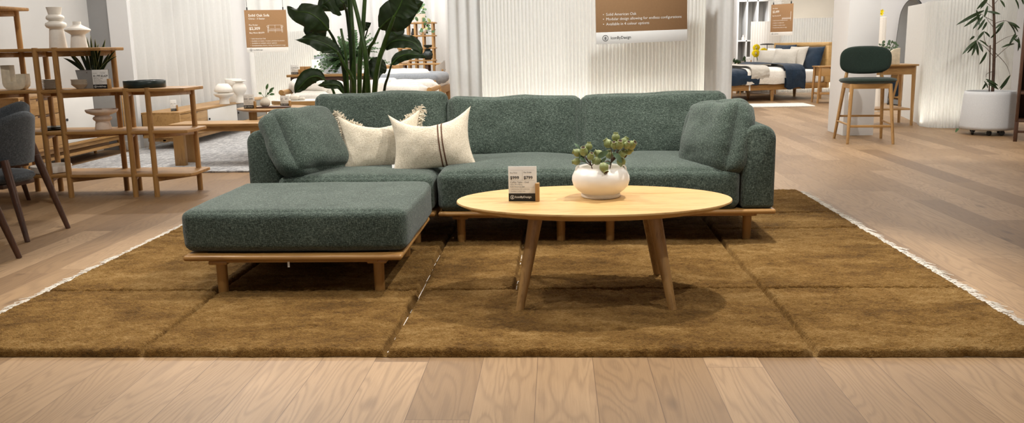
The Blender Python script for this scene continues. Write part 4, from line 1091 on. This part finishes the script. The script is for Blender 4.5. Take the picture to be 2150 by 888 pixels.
def big_leaf(mid, w, roll=0, fold=.35, wavy=.03, stalk=None, r=.011, seed=0, wl=1.0, wr_=1.0, n=22, mat='leaf', peak=.42):
    """mid: px,py,Y from leaf base to tip"""
    C = spline([D(*p) for p in mid], n); vs = []; fs = []; m = 5
    for i, c in enumerate(C):
        t = i/n; tg = (C[min(n, i+1)]-C[max(0, i-1)]).normalized(); view = (c-Vector((0, 0, CH))).normalized()
        s = tg.cross(view).normalized(); s = Matrix.Rotation(R(roll), 3, tg) @ s; up = s.cross(tg)
        q = t**(math.log(.5)/math.log(peak)); ww = w*max(.0, math.sin(PI*min(1, .05+.95*q)))**.85+.001
        for j in range(-m, m+1):
            f = j/m; side = wl if f < 0 else wr_
            z = abs(f)**1.2*fold*ww + wavy*noise.noise(Vector((t*5, f*1.5+seed, seed*2.1)))*abs(f) + .004*math.sin(t*95+seed)*abs(f)
            vs.append(c+s*ww*f*side+up*z)
    k = 2*m+1
    for i in range(n):
        for j in range(2*m): fs.append((i*k+j, (i+1)*k+j, (i+1)*k+j+1, i*k+j+1))
    b = B(); b.add(vs, fs); lf = part(bp, 'leaf', b, M[mat], smooth=80)
    b = B(); b.tube(C, [.006*(1-i/n)+.0012 for i in range(n+1)], 6); part(lf, 'midrib', b, M['stem'])
    if stalk:
        S = spline([D(*p) for p in stalk]+[D(*mid[0])], 16); b = B(); b.tube(S, [r*1.5-(r*.75)*i/16 for i in range(17)], 9)
        part(bp, 'stalk', b, M['stemdark' if seed % 3 == 0 else 'stem'])
    return lf
g = 330  # py of the stalks' feet, hidden behind the sofa
big_leaf([(690, 63, 5.95), (672, 42, 5.9), (648, 27, 5.88), (622, 24, 5.9), (604, 14, 5.95)], .105, 18, .3, .05, [(738, g, 6.34), (722, 150, 6.05), (704, 90, 6.0)], seed=3, peak=.4, wl=.8, wr_=1.0)
big_leaf([(708, 108, 5.85), (692, 97, 5.82), (672, 88, 5.8), (648, 82, 5.8), (622, 84, 5.85)], .056, 25, .3, .035, [(752, g, 6.32), (742, 180, 6.0), (725, 140, 5.9)], seed=4, peak=.45)
big_leaf([(678, 50, 6.25), (664, 62, 6.25), (654, 72, 6.25), (650, 80, 6.25)], .09, 10, .3, .03, None, seed=6, peak=.45)
big_leaf([(722, 6, 6.0), (705, -6, 6.0), (690, 2, 5.95), (676, 10, 5.95)], .12, 10, .3, .03, [(736, g, 6.42), (738, 140, 6.15), (730, 40, 6.1)], seed=9, peak=.5)
big_leaf([(730, 14, 6.3), (712, 2, 6.3), (690, 4, 6.3), (668, 22, 6.3)], .1, 5, .3, .03, None, seed=12, peak=.5)
big_leaf([(681, 167, 5.9), (666, 160, 5.88), (648, 164, 5.86), (630, 182, 5.85), (619, 196, 5.85)], .056, -15, .3, .03, [(716, g, 6.32), (705, 215, 6.0), (694, 180, 5.95)], seed=5, r=.008, peak=.5)
big_leaf([(721, 195, 5.85), (712, 180, 5.83), (696, 177, 5.82), (680, 178, 5.82), (667, 179, 5.84)], .030, 0, .3, .02, [(730, g, 6.32), (728, 230, 6.0)], seed=7, r=.007, peak=.5)
big_leaf([(797, 60, 5.95), (815, 42, 5.9), (838, 26, 5.88), (862, 14, 5.88), (889, 4, 5.9)], .108, -8, .28, .03, [(754, g, 6.37), (770, 130, 6.1), (786, 85, 6.0)], seed=2, peak=.42)
big_leaf([(828, 34, 5.7), (838, 16, 5.68), (848, -6, 5.66), (866, -28, 5.66)], .11, -15, .3, .03, [(776, g, 6.27), (790, 160, 5.95), (806, 95, 5.85), (820, 55, 5.75)], seed=1, r=.014, peak=.5)
big_leaf([(812, 58, 6.3), (824, 66, 6.3), (832, 74, 6.3), (836, 82, 6.3)], .085, 0, .25, .03, None, seed=15, peak=.5)
big_leaf([(808, 102, 5.9), (822, 88, 5.86), (846, 84, 5.84), (868, 90, 5.82), (881, 104, 5.8), (884, 118, 5.8)], .052, -22, .35, .03, [(782, g, 6.32), (786, 180, 6.0), (796, 125, 5.95)], seed=8, peak=.4)
big_leaf([(822, 135, 5.8), (836, 121, 5.78), (856, 114, 5.76), (878, 116, 5.75), (896, 121, 5.75)], .036, -10, .4, .03, [(800, g, 6.32), (806, 200, 5.95), (815, 160, 5.85)], seed=21, r=.008, peak=.35)
big_leaf([(801, 122, 6.1), (793, 138, 6.08), (788, 152, 6.06), (790, 174, 6.05)], .07, 0, .3, .03, None, seed=13, peak=.4)
big_leaf([(772, 62, 6.2), (766, 54, 6.2), (763, 46, 6.2)], .05, 0, .3, .02, [(748, g, 6.42), (756, 140, 6.2), (764, 90, 6.2)], seed=18, r=.006, peak=.5)
for pts, r0 in (([(742, g, 6.38), (742, 150, 6.16), (734, 0, 6.16), (730, -60, 6.16)], .024), ([(757, g, 6.32), (755, 150, 6.06), (762, 60, 6.06), (767, -20, 6.06)], .019), ([(780, g, 6.24), (770, 140, 6.0), (757, 60, 6.0), (740, -10, 6.0)], .019), ([(735, g, 6.32), (728, 140, 6.05), (716, 60, 6.05)], .012)):
    S = spline([D(*p) for p in pts], 16); b = B(); b.tube(S, [r0*(1-.3*i/16) for i in range(17)], 10); part(bp, 'stalk', b, M['stem'])

# ================================================================== RIGHT: STOOL, CONSOLE, MIRROR, POT PLANT, CABINET
ss = thing('counter_stool', 'dark green padded counter stool with oak legs by the white column', 'stool', (3.27, 9.3, 0), R(-6))
b = B(); vs = []
def stool_back(u, v, f):
    # superellipse pad, dished
    a = 2*PI*u; ex = 2/3.0
    x = .262*(abs(math.cos(a))**ex)*(1 if math.cos(a) >= 0 else -1)*v; z = .147*(abs(math.sin(a))**ex)*(1 if math.sin(a) >= 0 else -1)*v
    if z > 0: z -= .012*(1-(x/.26)**2)*0
    th = .026*math.sqrt(max(0, 1-v**6))
    return Vector((x, -.05-.25*x*x*0+.6*x*x*-1+f*th, .853+z))
b.grid(lambda u, v: stool_back(u, v, -1), 48, 14); b.grid(lambda u, v: stool_back(1-u, v, 1), 48, 14)
bm = bmesh.new(); bv = [bm.verts.new(v) for v in b.v]
for f in b.f:
    try: bm.faces.new([bv[i] for i in f])
    except ValueError: pass
bmesh.ops.remove_doubles(bm, verts=list(bm.verts), dist=1e-4); b = B().bm(bm)
for i, v in enumerate(b.v): b.v[i] = (v[0], v[1]+.21, v[2])
part(ss, 'backrest', b, M['greenplain'], world=False, smooth=75)
b = B(); b.lathe(0, 0, [(0, .615), (.2, .615), (.255, .625), (.275, .645), (.265, .662), (.22, .672), (0, .668)], 44, sx=1.05, sy=.83, mtx=rotm((0, -.02, 0))); part(ss, 'seat', b, M['greenplain'], world=False, smooth=60)
b = B(); b.box(-.2, .2, -.185, -.16, .565, .616, .004); b.box(-.2, .2, .13, .155, .565, .616, .004); b.box(-.205, -.18, -.17, .14, .565, .616, .004); b.box(.18, .205, -.17, .14, .565, .616, .004); part(ss, 'seat_frame', b, M['pale_x'], world=False)
for sx in (-1, 1):
    b = B(); b.tube([(sx*.225, -.27, 0), (sx*.19, -.165, .612)], [.0145, .021], 14); part(ss, 'leg', b, M['pale_z'], world=False)
    b = B(); b.tube([(sx*.245, .29, 0), (sx*.195, .155, .6), (sx*.17, .165, .75)], [.0145, .021, .016], 14); part(ss, 'leg', b, M['pale_z'], world=False)
    b = B(); b.tube([(sx*.22, -.235, .2), (sx*.232, .25, .2)], .010, 10); part(ss, 'stretcher', b, M['pale_y'], world=False)
b = B(); b.box(-.218, .218, -.247, -.228, .17, .195, .003); part(ss, 'footrest', b, M['pale_x'], world=False)
b = B(); b.box(-.228, .228, .24, .258, .24, .262, .003); part(ss, 'stretcher', b, M['pale_x'], world=False)
part(ss, 'swing_tag', B().box(-.222, -.195, -.19, -.188, .44, .53, .001), M['cardwhite'], world=False)

kt = thing('console_table', 'oak console table with a low shelf behind the counter stool', 'table', (4.15, 11.2, 0))
part(kt, 'tabletop', B().box(3.80, 4.46, 10.93, 11.42, .735, .755, .004), M['pale_x'])
part(kt, 'apron', B().box(3.86, 4.41, 10.98, 11.38, .63, .737, .003), M['pale_x'])
part(kt, 'shelf_board', B().box(3.86, 4.41, 10.99, 11.37, .19, .212, .003), M['pale_x'])
for x in (3.86, 4.42):
    for y in (10.98, 11.38):
        b = B(); b.tube([(x+(.012 if x > 4 else -.012), y, 0), (x, y, .735)], [.018, .027], 4); part(kt, 'leg', b, M['pale_z'])
eb = thing('potted_eucalyptus', 'grey green eucalyptus in a white ribbed bowl on the oak console', 'plant', (4.12, 11.15, .755))
ebx = D(1861, 120, 11.15).x
part(eb, 'bowl', B().lathe(ebx, 11.15, [(0, .755), (.06, .755), (.1, .8), (.13, .86), (.125, .862), (.09, .81), (0, .79)], 26), M['ceramic'])
r = random.Random(4); b = B()
for k in range(34):
    p = D(r.uniform(1846, 1884), r.uniform(88, 110), 11.1+r.uniform(-.05, .1)); q = p+Vector((r.uniform(-.04, .04), r.uniform(-.03, .02), r.uniform(-.03, .04)))
    lb = B(); flatleaf(lb, p, q, .02, (.2, -1, .5), .1, 5); part(eb, 'leaf', lb, M['leafgrey'])
    b.tube([(ebx, 11.15, .82), p.lerp(Vector((ebx, 11.15, .82)), .4)+Vector((0, 0, .02)), p], .002, 4)
part(eb, 'twigs', b, M['stem'])
# marble arch ornament
p = D(1880, 134, 11.05); b = B()
arc = [(-.13, 0)]+[(-.13+.16*(1-math.cos(a)), .02+.18*math.sin(a)) for a in [R(k) for k in range(0, 91, 10)]]+[(.04, .20), (.04, 0)]
b.prism(arc, -.03, .03, .003, mtx=rotm((p.x, 11.05, .755), PI/2)); single('marble_bookend', b, M['travertine'], 'pale marble quarter-arch bookend on the oak console', 'ornament', (p.x, 11.05, .755))
# tall reed vase
p = F(1846, 238); tvx = D(1846, 90, 13.2).x
lathe_thing('floor_vase', 'tall slim white ribbed floor vase between the column and the mirror', 'vase', tvx, 13.2, 0, [(0, 0), (.085, 0), (.09, .01), (.085, 1.38), (.08, 1.385), (.07, 1.37), (0, 1.3)], M['ceramic'], n=12, smooth=20)
yf = thing('yellow_flower', 'small yellow flower stem in the tall white floor vase', 'flower', (tvx, 13.2, 1.37))
b = B(); b.tube([(tvx, 13.2, 1.31), D(1846, 30, 13.2), D(1850, 22, 13.2)], .004, 5); part(yf, 'twigs', b, M['stem'])
for k, (px, py) in enumerate(((1851, 24), (1842, 34), (1844, 38), (1850, 29))):
    c = D(px, py, 13.15); b = B()
    for j in range(5): flatleaf(b, c, c+Vector((.035*math.cos(j*1.26), -.02, .035*math.sin(j*1.26))), .014, (0, -1, .2), .1, 4)
    part(yf, 'bloom', b, M['yellow'])
lb = B(); flatleaf(lb, D(1843, 31, 13.1), D(1847, 20, 13.1), .022, (0, -1, .2), .1, 5); part(yf, 'leaf', lb, M['leaf'])
# arched mirror, leaning
mz = 1.70; mw = .31
mr = thing('arched_mirror', 'tall black-framed arched mirror leaning by the curved screen', 'mirror', (5.52, 14.28, 0))
mm = Matrix.Rotation(R(-80), 4, 'Z') @ Matrix.Rotation(R(-5), 4, 'X') @ Matrix.Rotation(PI/2, 4, 'X')
def archpts(w, h, o): return [(-w, o), (w, o)]+[(w*math.cos(a), h-w+w*math.sin(a)) for a in [R(k) for k in range(0, 181, 10)]]
b = B(); b.prism(archpts(mw, mz, 0), -.03, 0, .003, mtx=mm); part(mr, 'frame', b, M['blackmetal'], world=False)
b = B(); b.prism(archpts(mw-.02, mz-.02, .02), .0005, .002, 0, mtx=mm); part(mr, 'glass', b, M['mirror'], world=False)

# bamboo-like plant in a white pot on castors
PX, PY = 4.815, 9.86
bpnt = thing('potted_bamboo', 'slender bamboo-leaved plant in a round white pot on castors', 'plant', (PX, PY, 0))
prof = [(0, .055), (.23, .055), (.265, .062), (.283, .08), (.283, .1), (.262, .44), (.254, .475), (.248, .48), (.238, .478), (.236, .45), (0, .44)]
part(bpnt, 'pot', B().lathe(PX, PY, prof, 56), M['potwhite'], smooth=50)
part(bpnt, 'soil', B().lathe(PX, PY, [(0, .44), (.237, .44), (.2, .457), (0, .462)], 24), M['soil'])
for a in (200, 250, 290, 30, 110):
    cx, cy = PX+.2*math.cos(R(a)), PY+.2*math.sin(R(a)); b = B()
    b.lathe(0, 0, [(0, -.012), (.026, -.012), (.03, -.006), (.03, .006), (.026, .012), (0, .012)], 16, mtx=rotm((cx, cy, .03), PI/2, 0, R(a+40))); b.box(cx-.012, cx+.012, cy-.012, cy+.012, .03, .058, .002); part(bpnt, 'castor', b, M['blackmetal'])
b = B(); tr = [D(2084, 192, PY), D(2086, 150, PY), D(2088, 90, PY), D(2087, 40, PY), D(2085, -10, PY), D(2084, -60, PY)]; b.tube(spline(tr, 20), [.017-.0003*i for i in range(21)], 10); part(bpnt, 'trunk', b, M['bark'])
b = B(); b.tube([D(2077, 192, PY-.03), D(2079, 95, PY-.03)], .007, 8); part(bpnt, 'support_stake', b, M['bark'])
tw = [[(2087, 105), (2070, 92), (2064, 68), (2052, 88)], [(2087, 120), (2070, 100), (2058, 92), (2046, 84)], [(2086, 95), (2110, 80), (2128, 74)], [(2089, 122), (2110, 103), (2128, 90)], [(2089, 110), (2112, 135), (2121, 158)], [(2087, 45), (2070, 36), (2058, 28)], [(2087, 50), (2105, 44), (2118, 46), (2130, 60)], [(2086, 18), (2072, 6), (2062, -4)], [(2086, 10), (2100, -5)], [(2088, 60), (2076, 45), (2068, 34)], [(2084, 150), (2072, 155), (2070, 162)]]
b = B()
for k, q in enumerate(tw): b.tube(spline([D(x, y, PY+.04*math.sin(k*1.7)) for x, y in q], 10), [.0035-.0002*i for i in range(11)], 5)
part(bpnt, 'twigs', b, M['bark'])
lv = [((2066, 22), (2007, 53)), ((2060, 30), (2023, 57)), ((2072, 24), (2101, 30)), ((2064, 34), (2042, 62)), ((2050, 21), (2056, 54)), ((2068, 40), (2052, 64)), ((2072, 46), (2062, 64)), ((2074, 12), (2066, 37)), ((2068, 0), (2050, 20)), ((2074, -4), (2058, 19)), ((2100, 0), (2110, 16)), ((2130, -4), (2139, 20)), ((2143, -6), (2149, 10)),
      ((2090, 60), (2110, 45)), ((2090, 72), (2108, 47)), ((2118, 46), (2142, 60)), ((2120, 47), (2138, 68)), ((2116, 46), (2134, 78)), ((2132, 70), (2118, 95)), ((2136, 74), (2122, 88)), ((2134, 80), (2142, 103)), ((2138, 78), (2137, 108)), ((2130, 92), (2102, 100)), ((2126, 80), (2140, 92)),
      ((2066, 66), (2050, 86)), ((2078, 78), (2066, 66)), ((2052, 84), (2020, 115)), ((2050, 86), (2030, 112)), ((2050, 88), (2040, 118)), ((2050, 90), (2054, 117)), ((2054, 88), (2064, 110)), ((2056, 84), (2074, 98)), ((2046, 76), (2036, 84)), ((2072, 109), (2056, 136)), ((2080, 80), (2088, 70)),
      ((2121, 158), (2098, 186)), ((2118, 162), (2100, 189)), ((2070, 166), (2096, 180)), ((2072, 170), (2094, 184)), ((2066, 170), (2074, 186)), ((2074, 176), (2097, 188)), ((2070, 174), (2062, 188))]
r = random.Random(2)
for k, (a, c) in enumerate(lv):
    yy = PY+r.uniform(-.12, .08); p, q = D(*a, yy), D(*c, yy-r.uniform(0, .06)); b = B()
    L = (q-p).length; flatleaf(b, p, q, min(.021, .011+.03*L), (r.uniform(-.5, .5), -1, r.uniform(.1, .9)), .07, 8, .2); part(bpnt, 'leaf', b, M['leaf'])
b = B(); p = F(2006, 280); flatleaf(b, p+Vector((0, 0, .012)), p+Vector((.06, .06, .05)), .016, (0, -.5, 1), .15, 6)
single('fallen_leaf', b, M['leafmid'], 'curled fallen leaf on the floor beside the white pot', 'leaf', p)

# walnut cabinet at the frame edge
wc = thing('bookcase', 'dark walnut open bookcase beside the potted bamboo', 'shelf', (4.715, 9.10, 0), R(-27))
def wpart(n_, bb, m_): part(wc, n_, bb, M[m_], world=False)
wpart('side_panel', B().box(0, .03, 0, .36, .2, 1.26, .004), 'walnut_z'); wpart('side_panel', B().box(.95, .98, 0, .36, .2, 1.26, .004), 'walnut_z')
wpart('back_panel', B().box(.02, .96, .345, .36, .2, 1.26, .001), 'walnut_z')
for z in (.215, .5, .86, 1.245): wpart('shelf_board', B().box(.025, .955, .005, .35, z-.015, z+.015, .003), 'walnut_x')
for x in (.018, .962):
    for y in (.02, .34): wpart('leg', B().box(x-.018, x+.018, y-.02, y+.02, 0, .21, .003), 'walnut_z')
wpart('stretcher', B().box(.03, .95, .01, .03, .09, .115, .003), 'walnut_x')

# ================================================================== BEDROOM DISPLAY
A = R(21); BX, BY = 3.04, 15.53
bd = thing('bed', 'oak bed with navy and white bedding in the bedroom display', 'bed', (BX, BY, 0), A)
b = B(); b.box(0, 2.1, 0, .035, .2, .30, .006); b.box(0, 2.1, 1.57, 1.605, .2, .30, .006); b.box(0, .035, 0, 1.6, .2, .30, .006); b.box(.02, 2.08, .02, 1.58, .26, .29, 0)
part(bd, 'side_rails', b, M['shelfoak_x'], world=False)
for x in (.08, .95, 1.98):
    for y in (.04, .8, 1.56):
        b = B(); b.tube([(x, y, .0), (x, y, .205)], [.03, .045], 4); part(bd, 'leg', b, M['shelfoak_z'], world=False)
b = B(); b.box(2.09, 2.13, -.02, 1.62, .2, 1.02, .012); b.box(2.06, 2.14, -.04, 1.64, .96, 1.03, .012); b.box(2.06, 2.14, -.04, .05, .3, .99, .012); b.box(2.06, 2.14, 1.55, 1.64, .3, .99, .012)
part(bd, 'headboard', b, M['oak_y'], world=False)
b = B(); b.rbox(2.03, 1.54, .25, .05, 10, crown=.006, wr=.004, seed=81, mtx=rotm((1.05, .8, .415))); part(bd, 'mattress', b, M['white_linen'], world=False, smooth=70)
def drape(x0, x1, zt, zb, seed, wave=.02, thick=.03, over=.035):
    """cover over the mattress from far edge, down the near side"""
    b = B()
    def f(u, v, off):
        x = x0+(x1-x0)*u; w = noise.fractal(Vector((x*3.3, v*3+seed, seed)), 1.0, 2, 3)*wave
        if v < .62:
            y = 1.5-(1.5+over)*v/.62; z = zt+w+off
            e = max(0, v-.54)/.08; z -= .03*e*e
            return Vector((x, y, z))
        k = (v-.62)/.38
        return Vector((x+.02*k*math.sin(u*7+seed), -over-.02*math.sin(PI*k)-abs(w)*.8-off*1.0+.0*k, zt-.03-(zt-.03-zb-.03*math.sin(u*9+seed)*wave*20)*k))
    n, m = 30, 46
    b.grid(lambda u, v: f(u, v, thick), n, m); b.grid(lambda u, v: f(u, 1-v, 0), n, m)
    return b
part(bd, 'navy_duvet', drape(-.02, .6, .55, .31, 3, .02), M['navy'], world=False, smooth=80)
part(bd, 'white_quilt', drape(.35, 1.22, .57, .31, 5, .012), M['quilt'], world=False, smooth=80)
part(bd, 'navy_turndown', drape(1.1, 1.52, .60, .22, 8, .035, .05, .06), M['navy'], world=False, smooth=80)
th = part(bd, 'linen_throw', drape(.42, .78, .615, .4, 12, .03, .02, .06), M['linengrey'], world=False, smooth=80)
part(bd, 'care_tag', B().box(.43, .46, -.003, -.001, .2, .3, 0), M['cardwhite'], world=False)
def bedpillow(lx, ly, lz, a, h, T, rx, rz, mat, lab, seed):
    c = Matrix.Translation((BX, BY, 0)) @ Matrix.Rotation(A, 4, 'Z') @ Vector((lx, ly, lz)); b = B()
    b.pillow(a, h, T, 18, .05, .02, seed, rotm(c, R(rx), 0, A+R(rz)))
    single('bed_pillow', b, M[mat], lab, 'pillow', (c.x, c.y, c.z-h*.9), 'pillows on the display bed', smooth=80)
bedpillow(1.96, .36, .74, .34, .22, .1, -18, -88, 'navy', 'navy pillow at the near end of the headboard', 1)
bedpillow(1.96, 1.18, .78, .34, .22, .1, -16, -90, 'navy', 'navy pillow at the far end of the headboard', 2)
bedpillow(1.82, .56, .77, .25, .2, .08, -20, -86, 'linengrey', 'stone linen pillow nearest the navy pillow, rearmost of the linen ones', 3)
bedpillow(1.66, .70, .745, .27, .19, .09, -24, -70, 'linengrey', 'stone linen pillow at the front of the bed stack', 4)
bedpillow(1.70, 1.28, .73, .25, .18, .09, -24, -66, 'linengrey', 'stone linen pillow just behind the yellow flowers', 5)
bedpillow(1.87, 1.34, .75, .25, .19, .07, -20, -80, 'white_linen', 'white linen pillow between the two stacks of bed pillows', 6)
def nightstand(label, x0, x1, y0, y1, zt):
    t = thing('nightstand', label, 'nightstand', ((x0+x1)/2, (y0+y1)/2, 0), 0, 'oak nightstands')
    part(t, 'tabletop', B().box(x0, x1, y0, y1, zt-.02, zt, .004), M['shelfoak_x'])
    d = part(t, 'drawer', B().box(x0+.05, x1-.05, y0+.02, y1-.03, zt-.17, zt-.022, .003), M['pale_x'])
    part(d, 'finger_pull', B().box((x0+x1)/2-.05, (x0+x1)/2+.05, y0+.016, y0+.021, zt-.045, zt-.03, .001), M['walnut_x'])
    part(t, 'shelf_board', B().box(x0+.03, x1-.03, y0+.03, y1-.03, .15, .17, .002), M['shelfoak_x'])
    for x, s in ((x0+.04, -1), (x1-.04, 1)):
        for y in (y0+.035, y1-.035):
            b = B(); b.tube([(x+s*.025, y, 0), (x, y, zt-.018)], [.018, .028], 4); part(t, 'leg', b, M['shelfoak_z'])
nightstand('oak nightstand on the near side of the display bed, by the white column', 4.47, 4.95, 15.05, 15.45, .63)
fnx = D(1590, 140, 18.05).x
nightstand('oak nightstand on the far side of the display bed, under the yellow flowers', fnx-.37, fnx+.37, 17.9, 18.3, .63)
gv = thing('flower_vase', 'clear glass vase of yellow pompom flowers on the far nightstand', 'flowers', (fnx, 18.05, .63))
part(gv, 'vase', B().lathe(fnx, 18.05, [(0, .63), (.075, .63), (.08, .64), (.08, .83), (.075, .83), (.074, .65), (0, .645)], 26), M['glass'])
for px, py, rr in ((1587, 112, .085), (1603, 108, .08), (1588, 100, .078)):
    c = D(px, py, 18.0+(.06 if py < 105 else 0)); b = B(); r = random.Random(px)
    for k in range(110):
        z = 1-2*(k+.5)/110; a = k*2.39996; q = math.sqrt(1-z*z); dv = Vector((q*math.cos(a), q*math.sin(a), z))
        flatleaf(b, c+dv*rr*.45, c+dv*rr*r.uniform(.9, 1.05), .017, Vector((-dv.y, dv.x, .3)), .08, 3)
    fb = part(gv, 'bloom', b, M['yellow']); sb_ = B(); sb_.tube([c, c.lerp(Vector((fnx, 18.05, .66)), .5)+Vector((0, 0, .02)), (fnx, 18.05, .66)], .006, 6); part(gv, 'stem', sb_, M['stem'])
tl = thing('table_lamp', 'black disc table lamp behind the yellow flowers', 'lamp', (D(1611, 92, 18.1).x, 18.1, .63))
lx = D(1611, 92, 18.1).x; lz = D(1611, 93, 18.1).z
b = B(); b.lathe(lx, 18.1, [(0, lz-.01), (.14, lz-.012), (.146, lz), (.1, lz+.016), (0, lz+.02)], 30); part(tl, 'shade', b, M['blackmetal'])
b = B(); b.tube([(lx, 18.1, .63), (lx, 18.1, lz)], .01, 8); part(tl, 'stem', b, M['steel'])
part(tl, 'base', B().lathe(lx, 18.1, [(0, .63), (.08, .63), (.08, .645), (0, .65)], 24), M['blackmetal'])
price_sign('white price card on the far nightstand beside the glass vase', (D(1571, 135, 18.0).x, 18.0, .63), .1, .13, 0, LN('$499', '$449', 'Bedside Table'))
ps = thing('trailing_succulent', 'dark leafy potted succulent on the far nightstand', 'plant', (D(1560, 140, 18.1).x, 18.1, .63))
x = D(1560, 140, 18.1).x
part(ps, 'pot', B().lathe(x, 18.1, [(0, .63), (.05, .63), (.06, .68), (0, .675)], 16), M['planter'])
r = random.Random(8)
for px, py in ((1540, 126), (1546, 128), (1550, 129), (1556, 130), (1561, 124), (1563, 121), (1559, 127), (1565, 128), (1553, 130), (1543, 130)):
    p = D(px, py, 18.1+r.uniform(-.05, .05)); b = B(); flatleaf(b, p-Vector((0, 0, .05)), p+Vector((r.uniform(-.02, .02), 0, .04)), .028, (.2, -1, .3), .1, 5); part(ps, 'leaf', b, M['leaf'])
# white cube shelving
wsx0, wsx1, wsy = D(1549, 100, 18.6).x, D(1614, 100, 19.0).x, 18.6
wsu = thing('cube_shelf', 'tall white cube shelving unit behind the display bed', 'shelf', ((wsx0+wsx1)/2, 18.8, 0))
part(wsu, 'back_panel', B().box(wsx0, wsx1+.25, 19.06, 19.08, .05, 2.6, 0), M['lacquer'])
for px in (1549, 1568, 1590, 1613):
    x = D(px, 60, 18.6).x; part(wsu, 'upright', B().box(x-.015, x+.015, 18.6, 19.07, 0, 2.6, .002), M['lacquer'])
for z in (.06, D(1560, 86, 18.6).z, D(1560, 2, 18.6).z+.0, 2.58): part(wsu, 'shelf_board', B().box(wsx0, D(1613, 60, 18.6).x, 18.6, 19.07, z-.015, z+.015, .002), M['lacquer'])
px_ = D(1560, 80, 18.7)
lathe_thing('diffuser_bottle', 'small bottle on the white cube shelf', 'bottle', px_.x, 18.7, D(1560, 86, 18.6).z+.015, [(0, 0), (.03, 0), (.03, .06), (.012, .075), (.012, .11), (0, .11)], M['blush'], n=16)
single('bedside_rug', B().box(3.0, 4.22, 14.3, 14.98, .0005, .022, .008, mtx=rotm((0, 0, 0))), M['quilt'], 'white woven rug on the floor in front of the display bed', 'rug', (3.6, 14.6, 0))
b = B(); b.tube(spline([(4.1, 18.3, .02), (4.3, 17.95, .01), (4.55, 18.0, .008), (4.9, 18.05, .008), (5.6, 18.1, .008)], 24), .006, 6)
single('power_cord', b, M['ceramic'], 'thin pale power cord on the floor behind the display bed', 'cord', (4.8, 18, 0))

# ================================================================== LIGHT
def area(name, loc, sx, sy, power, col=(1, .95, .87), rot=(0, 0, 0), spread=PI):
    l = bpy.data.lights.new(name, 'AREA'); l.shape = 'RECTANGLE'; l.size = sx; l.size_y = sy; l.energy = power; l.color = col; l.spread = spread
    o = bpy.data.objects.new(name, l); COL.objects.link(o); o.location = loc; o.rotation_euler = rot; return o
def spot(name, loc, to, power, ang=60, blend=.35, rad=.04, col=(1, .9, .76)):
    l = bpy.data.lights.new(name, 'SPOT'); l.energy = power; l.spot_size = R(ang); l.spot_blend = blend; l.shadow_soft_size = rad; l.color = col
    o = bpy.data.objects.new(name, l); COL.objects.link(o); o.location = loc
    o.rotation_euler = (Vector(to)-Vector(loc)).to_track_quat('-Z', 'Y').to_euler(); return o
W_ = (1, .985, .96); C_ = (1, .99, .97); S_ = (1, .965, .91)
area('ceiling_fill', (0, 2.8, 3.25), 7, 3, 32, W_)  # this and the next areas: soft fill added below the ceiling, no real fittings
area('ceiling_fill', (-.2, 8.2, 3.25), 9, 2.5, 118, W_)
area('ceiling_fill', (-3.2, 12.5, 3.25), 4, 5, 165, C_)
area('ceiling_fill', (-3.2, 19, 3.25), 4, 6, 270, C_)
area('ceiling_fill', (4.4, 12.5, 3.25), 5, 3, 125, C_)
area('ceiling_fill', (4.4, 16.4, 3.25), 4, 2.5, 95, C_)
spot('spot_light', (-1.3, 5.35, 3.2), (-.7, 3.9, 0), 140, 75, col=S_)
spot('spot_light', (-2.9, 4.1, 3.2), (-1.0, 4.1, .2), 210, 66, col=S_)
spot('spot_light', (1.0, 4.45, 3.2), (.3, 3.7, 0), 310, 76, col=S_)
spot('spot_light', (1.7, 2.6, 3.2), (.2, 4.4, .3), 130, 70, col=S_)
spot('spot_light', (-1.6, 2.2, 3.2), (-.8, 4.4, .3), 110, 70, col=S_)
spot('spot_light', (-3.3, 8.2, 3.2), (-3.1, 6.1, .3), 150, 80, col=S_)
spot('spot_light', (-3.0, 4.4, 3.2), (-3.8, 6.6, .6), 80, 70, col=S_)
spot('spot_light', (-3.4, 6.9, 3.2), (-4.8, 9.4, 1.2), 70, 60, col=S_)  # added only to brighten the grey column and its white face
spot('spot_light', (4.0, 7.2, 3.2), (4.0, 10.0, .3), 150, 80, col=S_)
spot('spot_light', (.3, 5.6, 3.2), (.3, 7.0, 1.2), 210, 75, col=(1, .99, .97))  # front light added to lift the fluted screen behind the sofa
spot('spot_light', (3.3, 17.3, 3.2), (3.6, 18.9, 1.4), 300, 48, col=(.92, .95, 1))  # cool light added to brighten the inside of the cube shelf
# light strips at the foot of the backlit screens
WARM = (1, .92, .78)
area('screen_strip', (.28, YP+.14, .06), 1.9, .05, 130, (1, .95, .85), (PI, 0, 0))
area('screen_strip', (5.0, 10.85, .05), 1.0, .05, 14, (1, .95, .86), (PI, 0, 0))
area('screen_strip', (-4.0, 12.75, .05), .9, .05, 16, WARM, (PI, 0, 0))
area('screen_strip', (4.9, 18.65, .05), 1.9, .05, 30, WARM, (PI, 0, 0))
w = bpy.data.worlds.new('world'); sc.world = w; w.use_nodes = True
bg = w.node_tree.nodes['Background']; bg.inputs[0].default_value = (1, .985, .96, 1); bg.inputs[1].default_value = .31
sc.view_settings.view_transform = 'Standard'; sc.view_settings.look = 'None'; sc.view_settings.gamma = 1; sc.view_settings.use_curve_mapping = False
sc.view_settings.exposure = 0.2
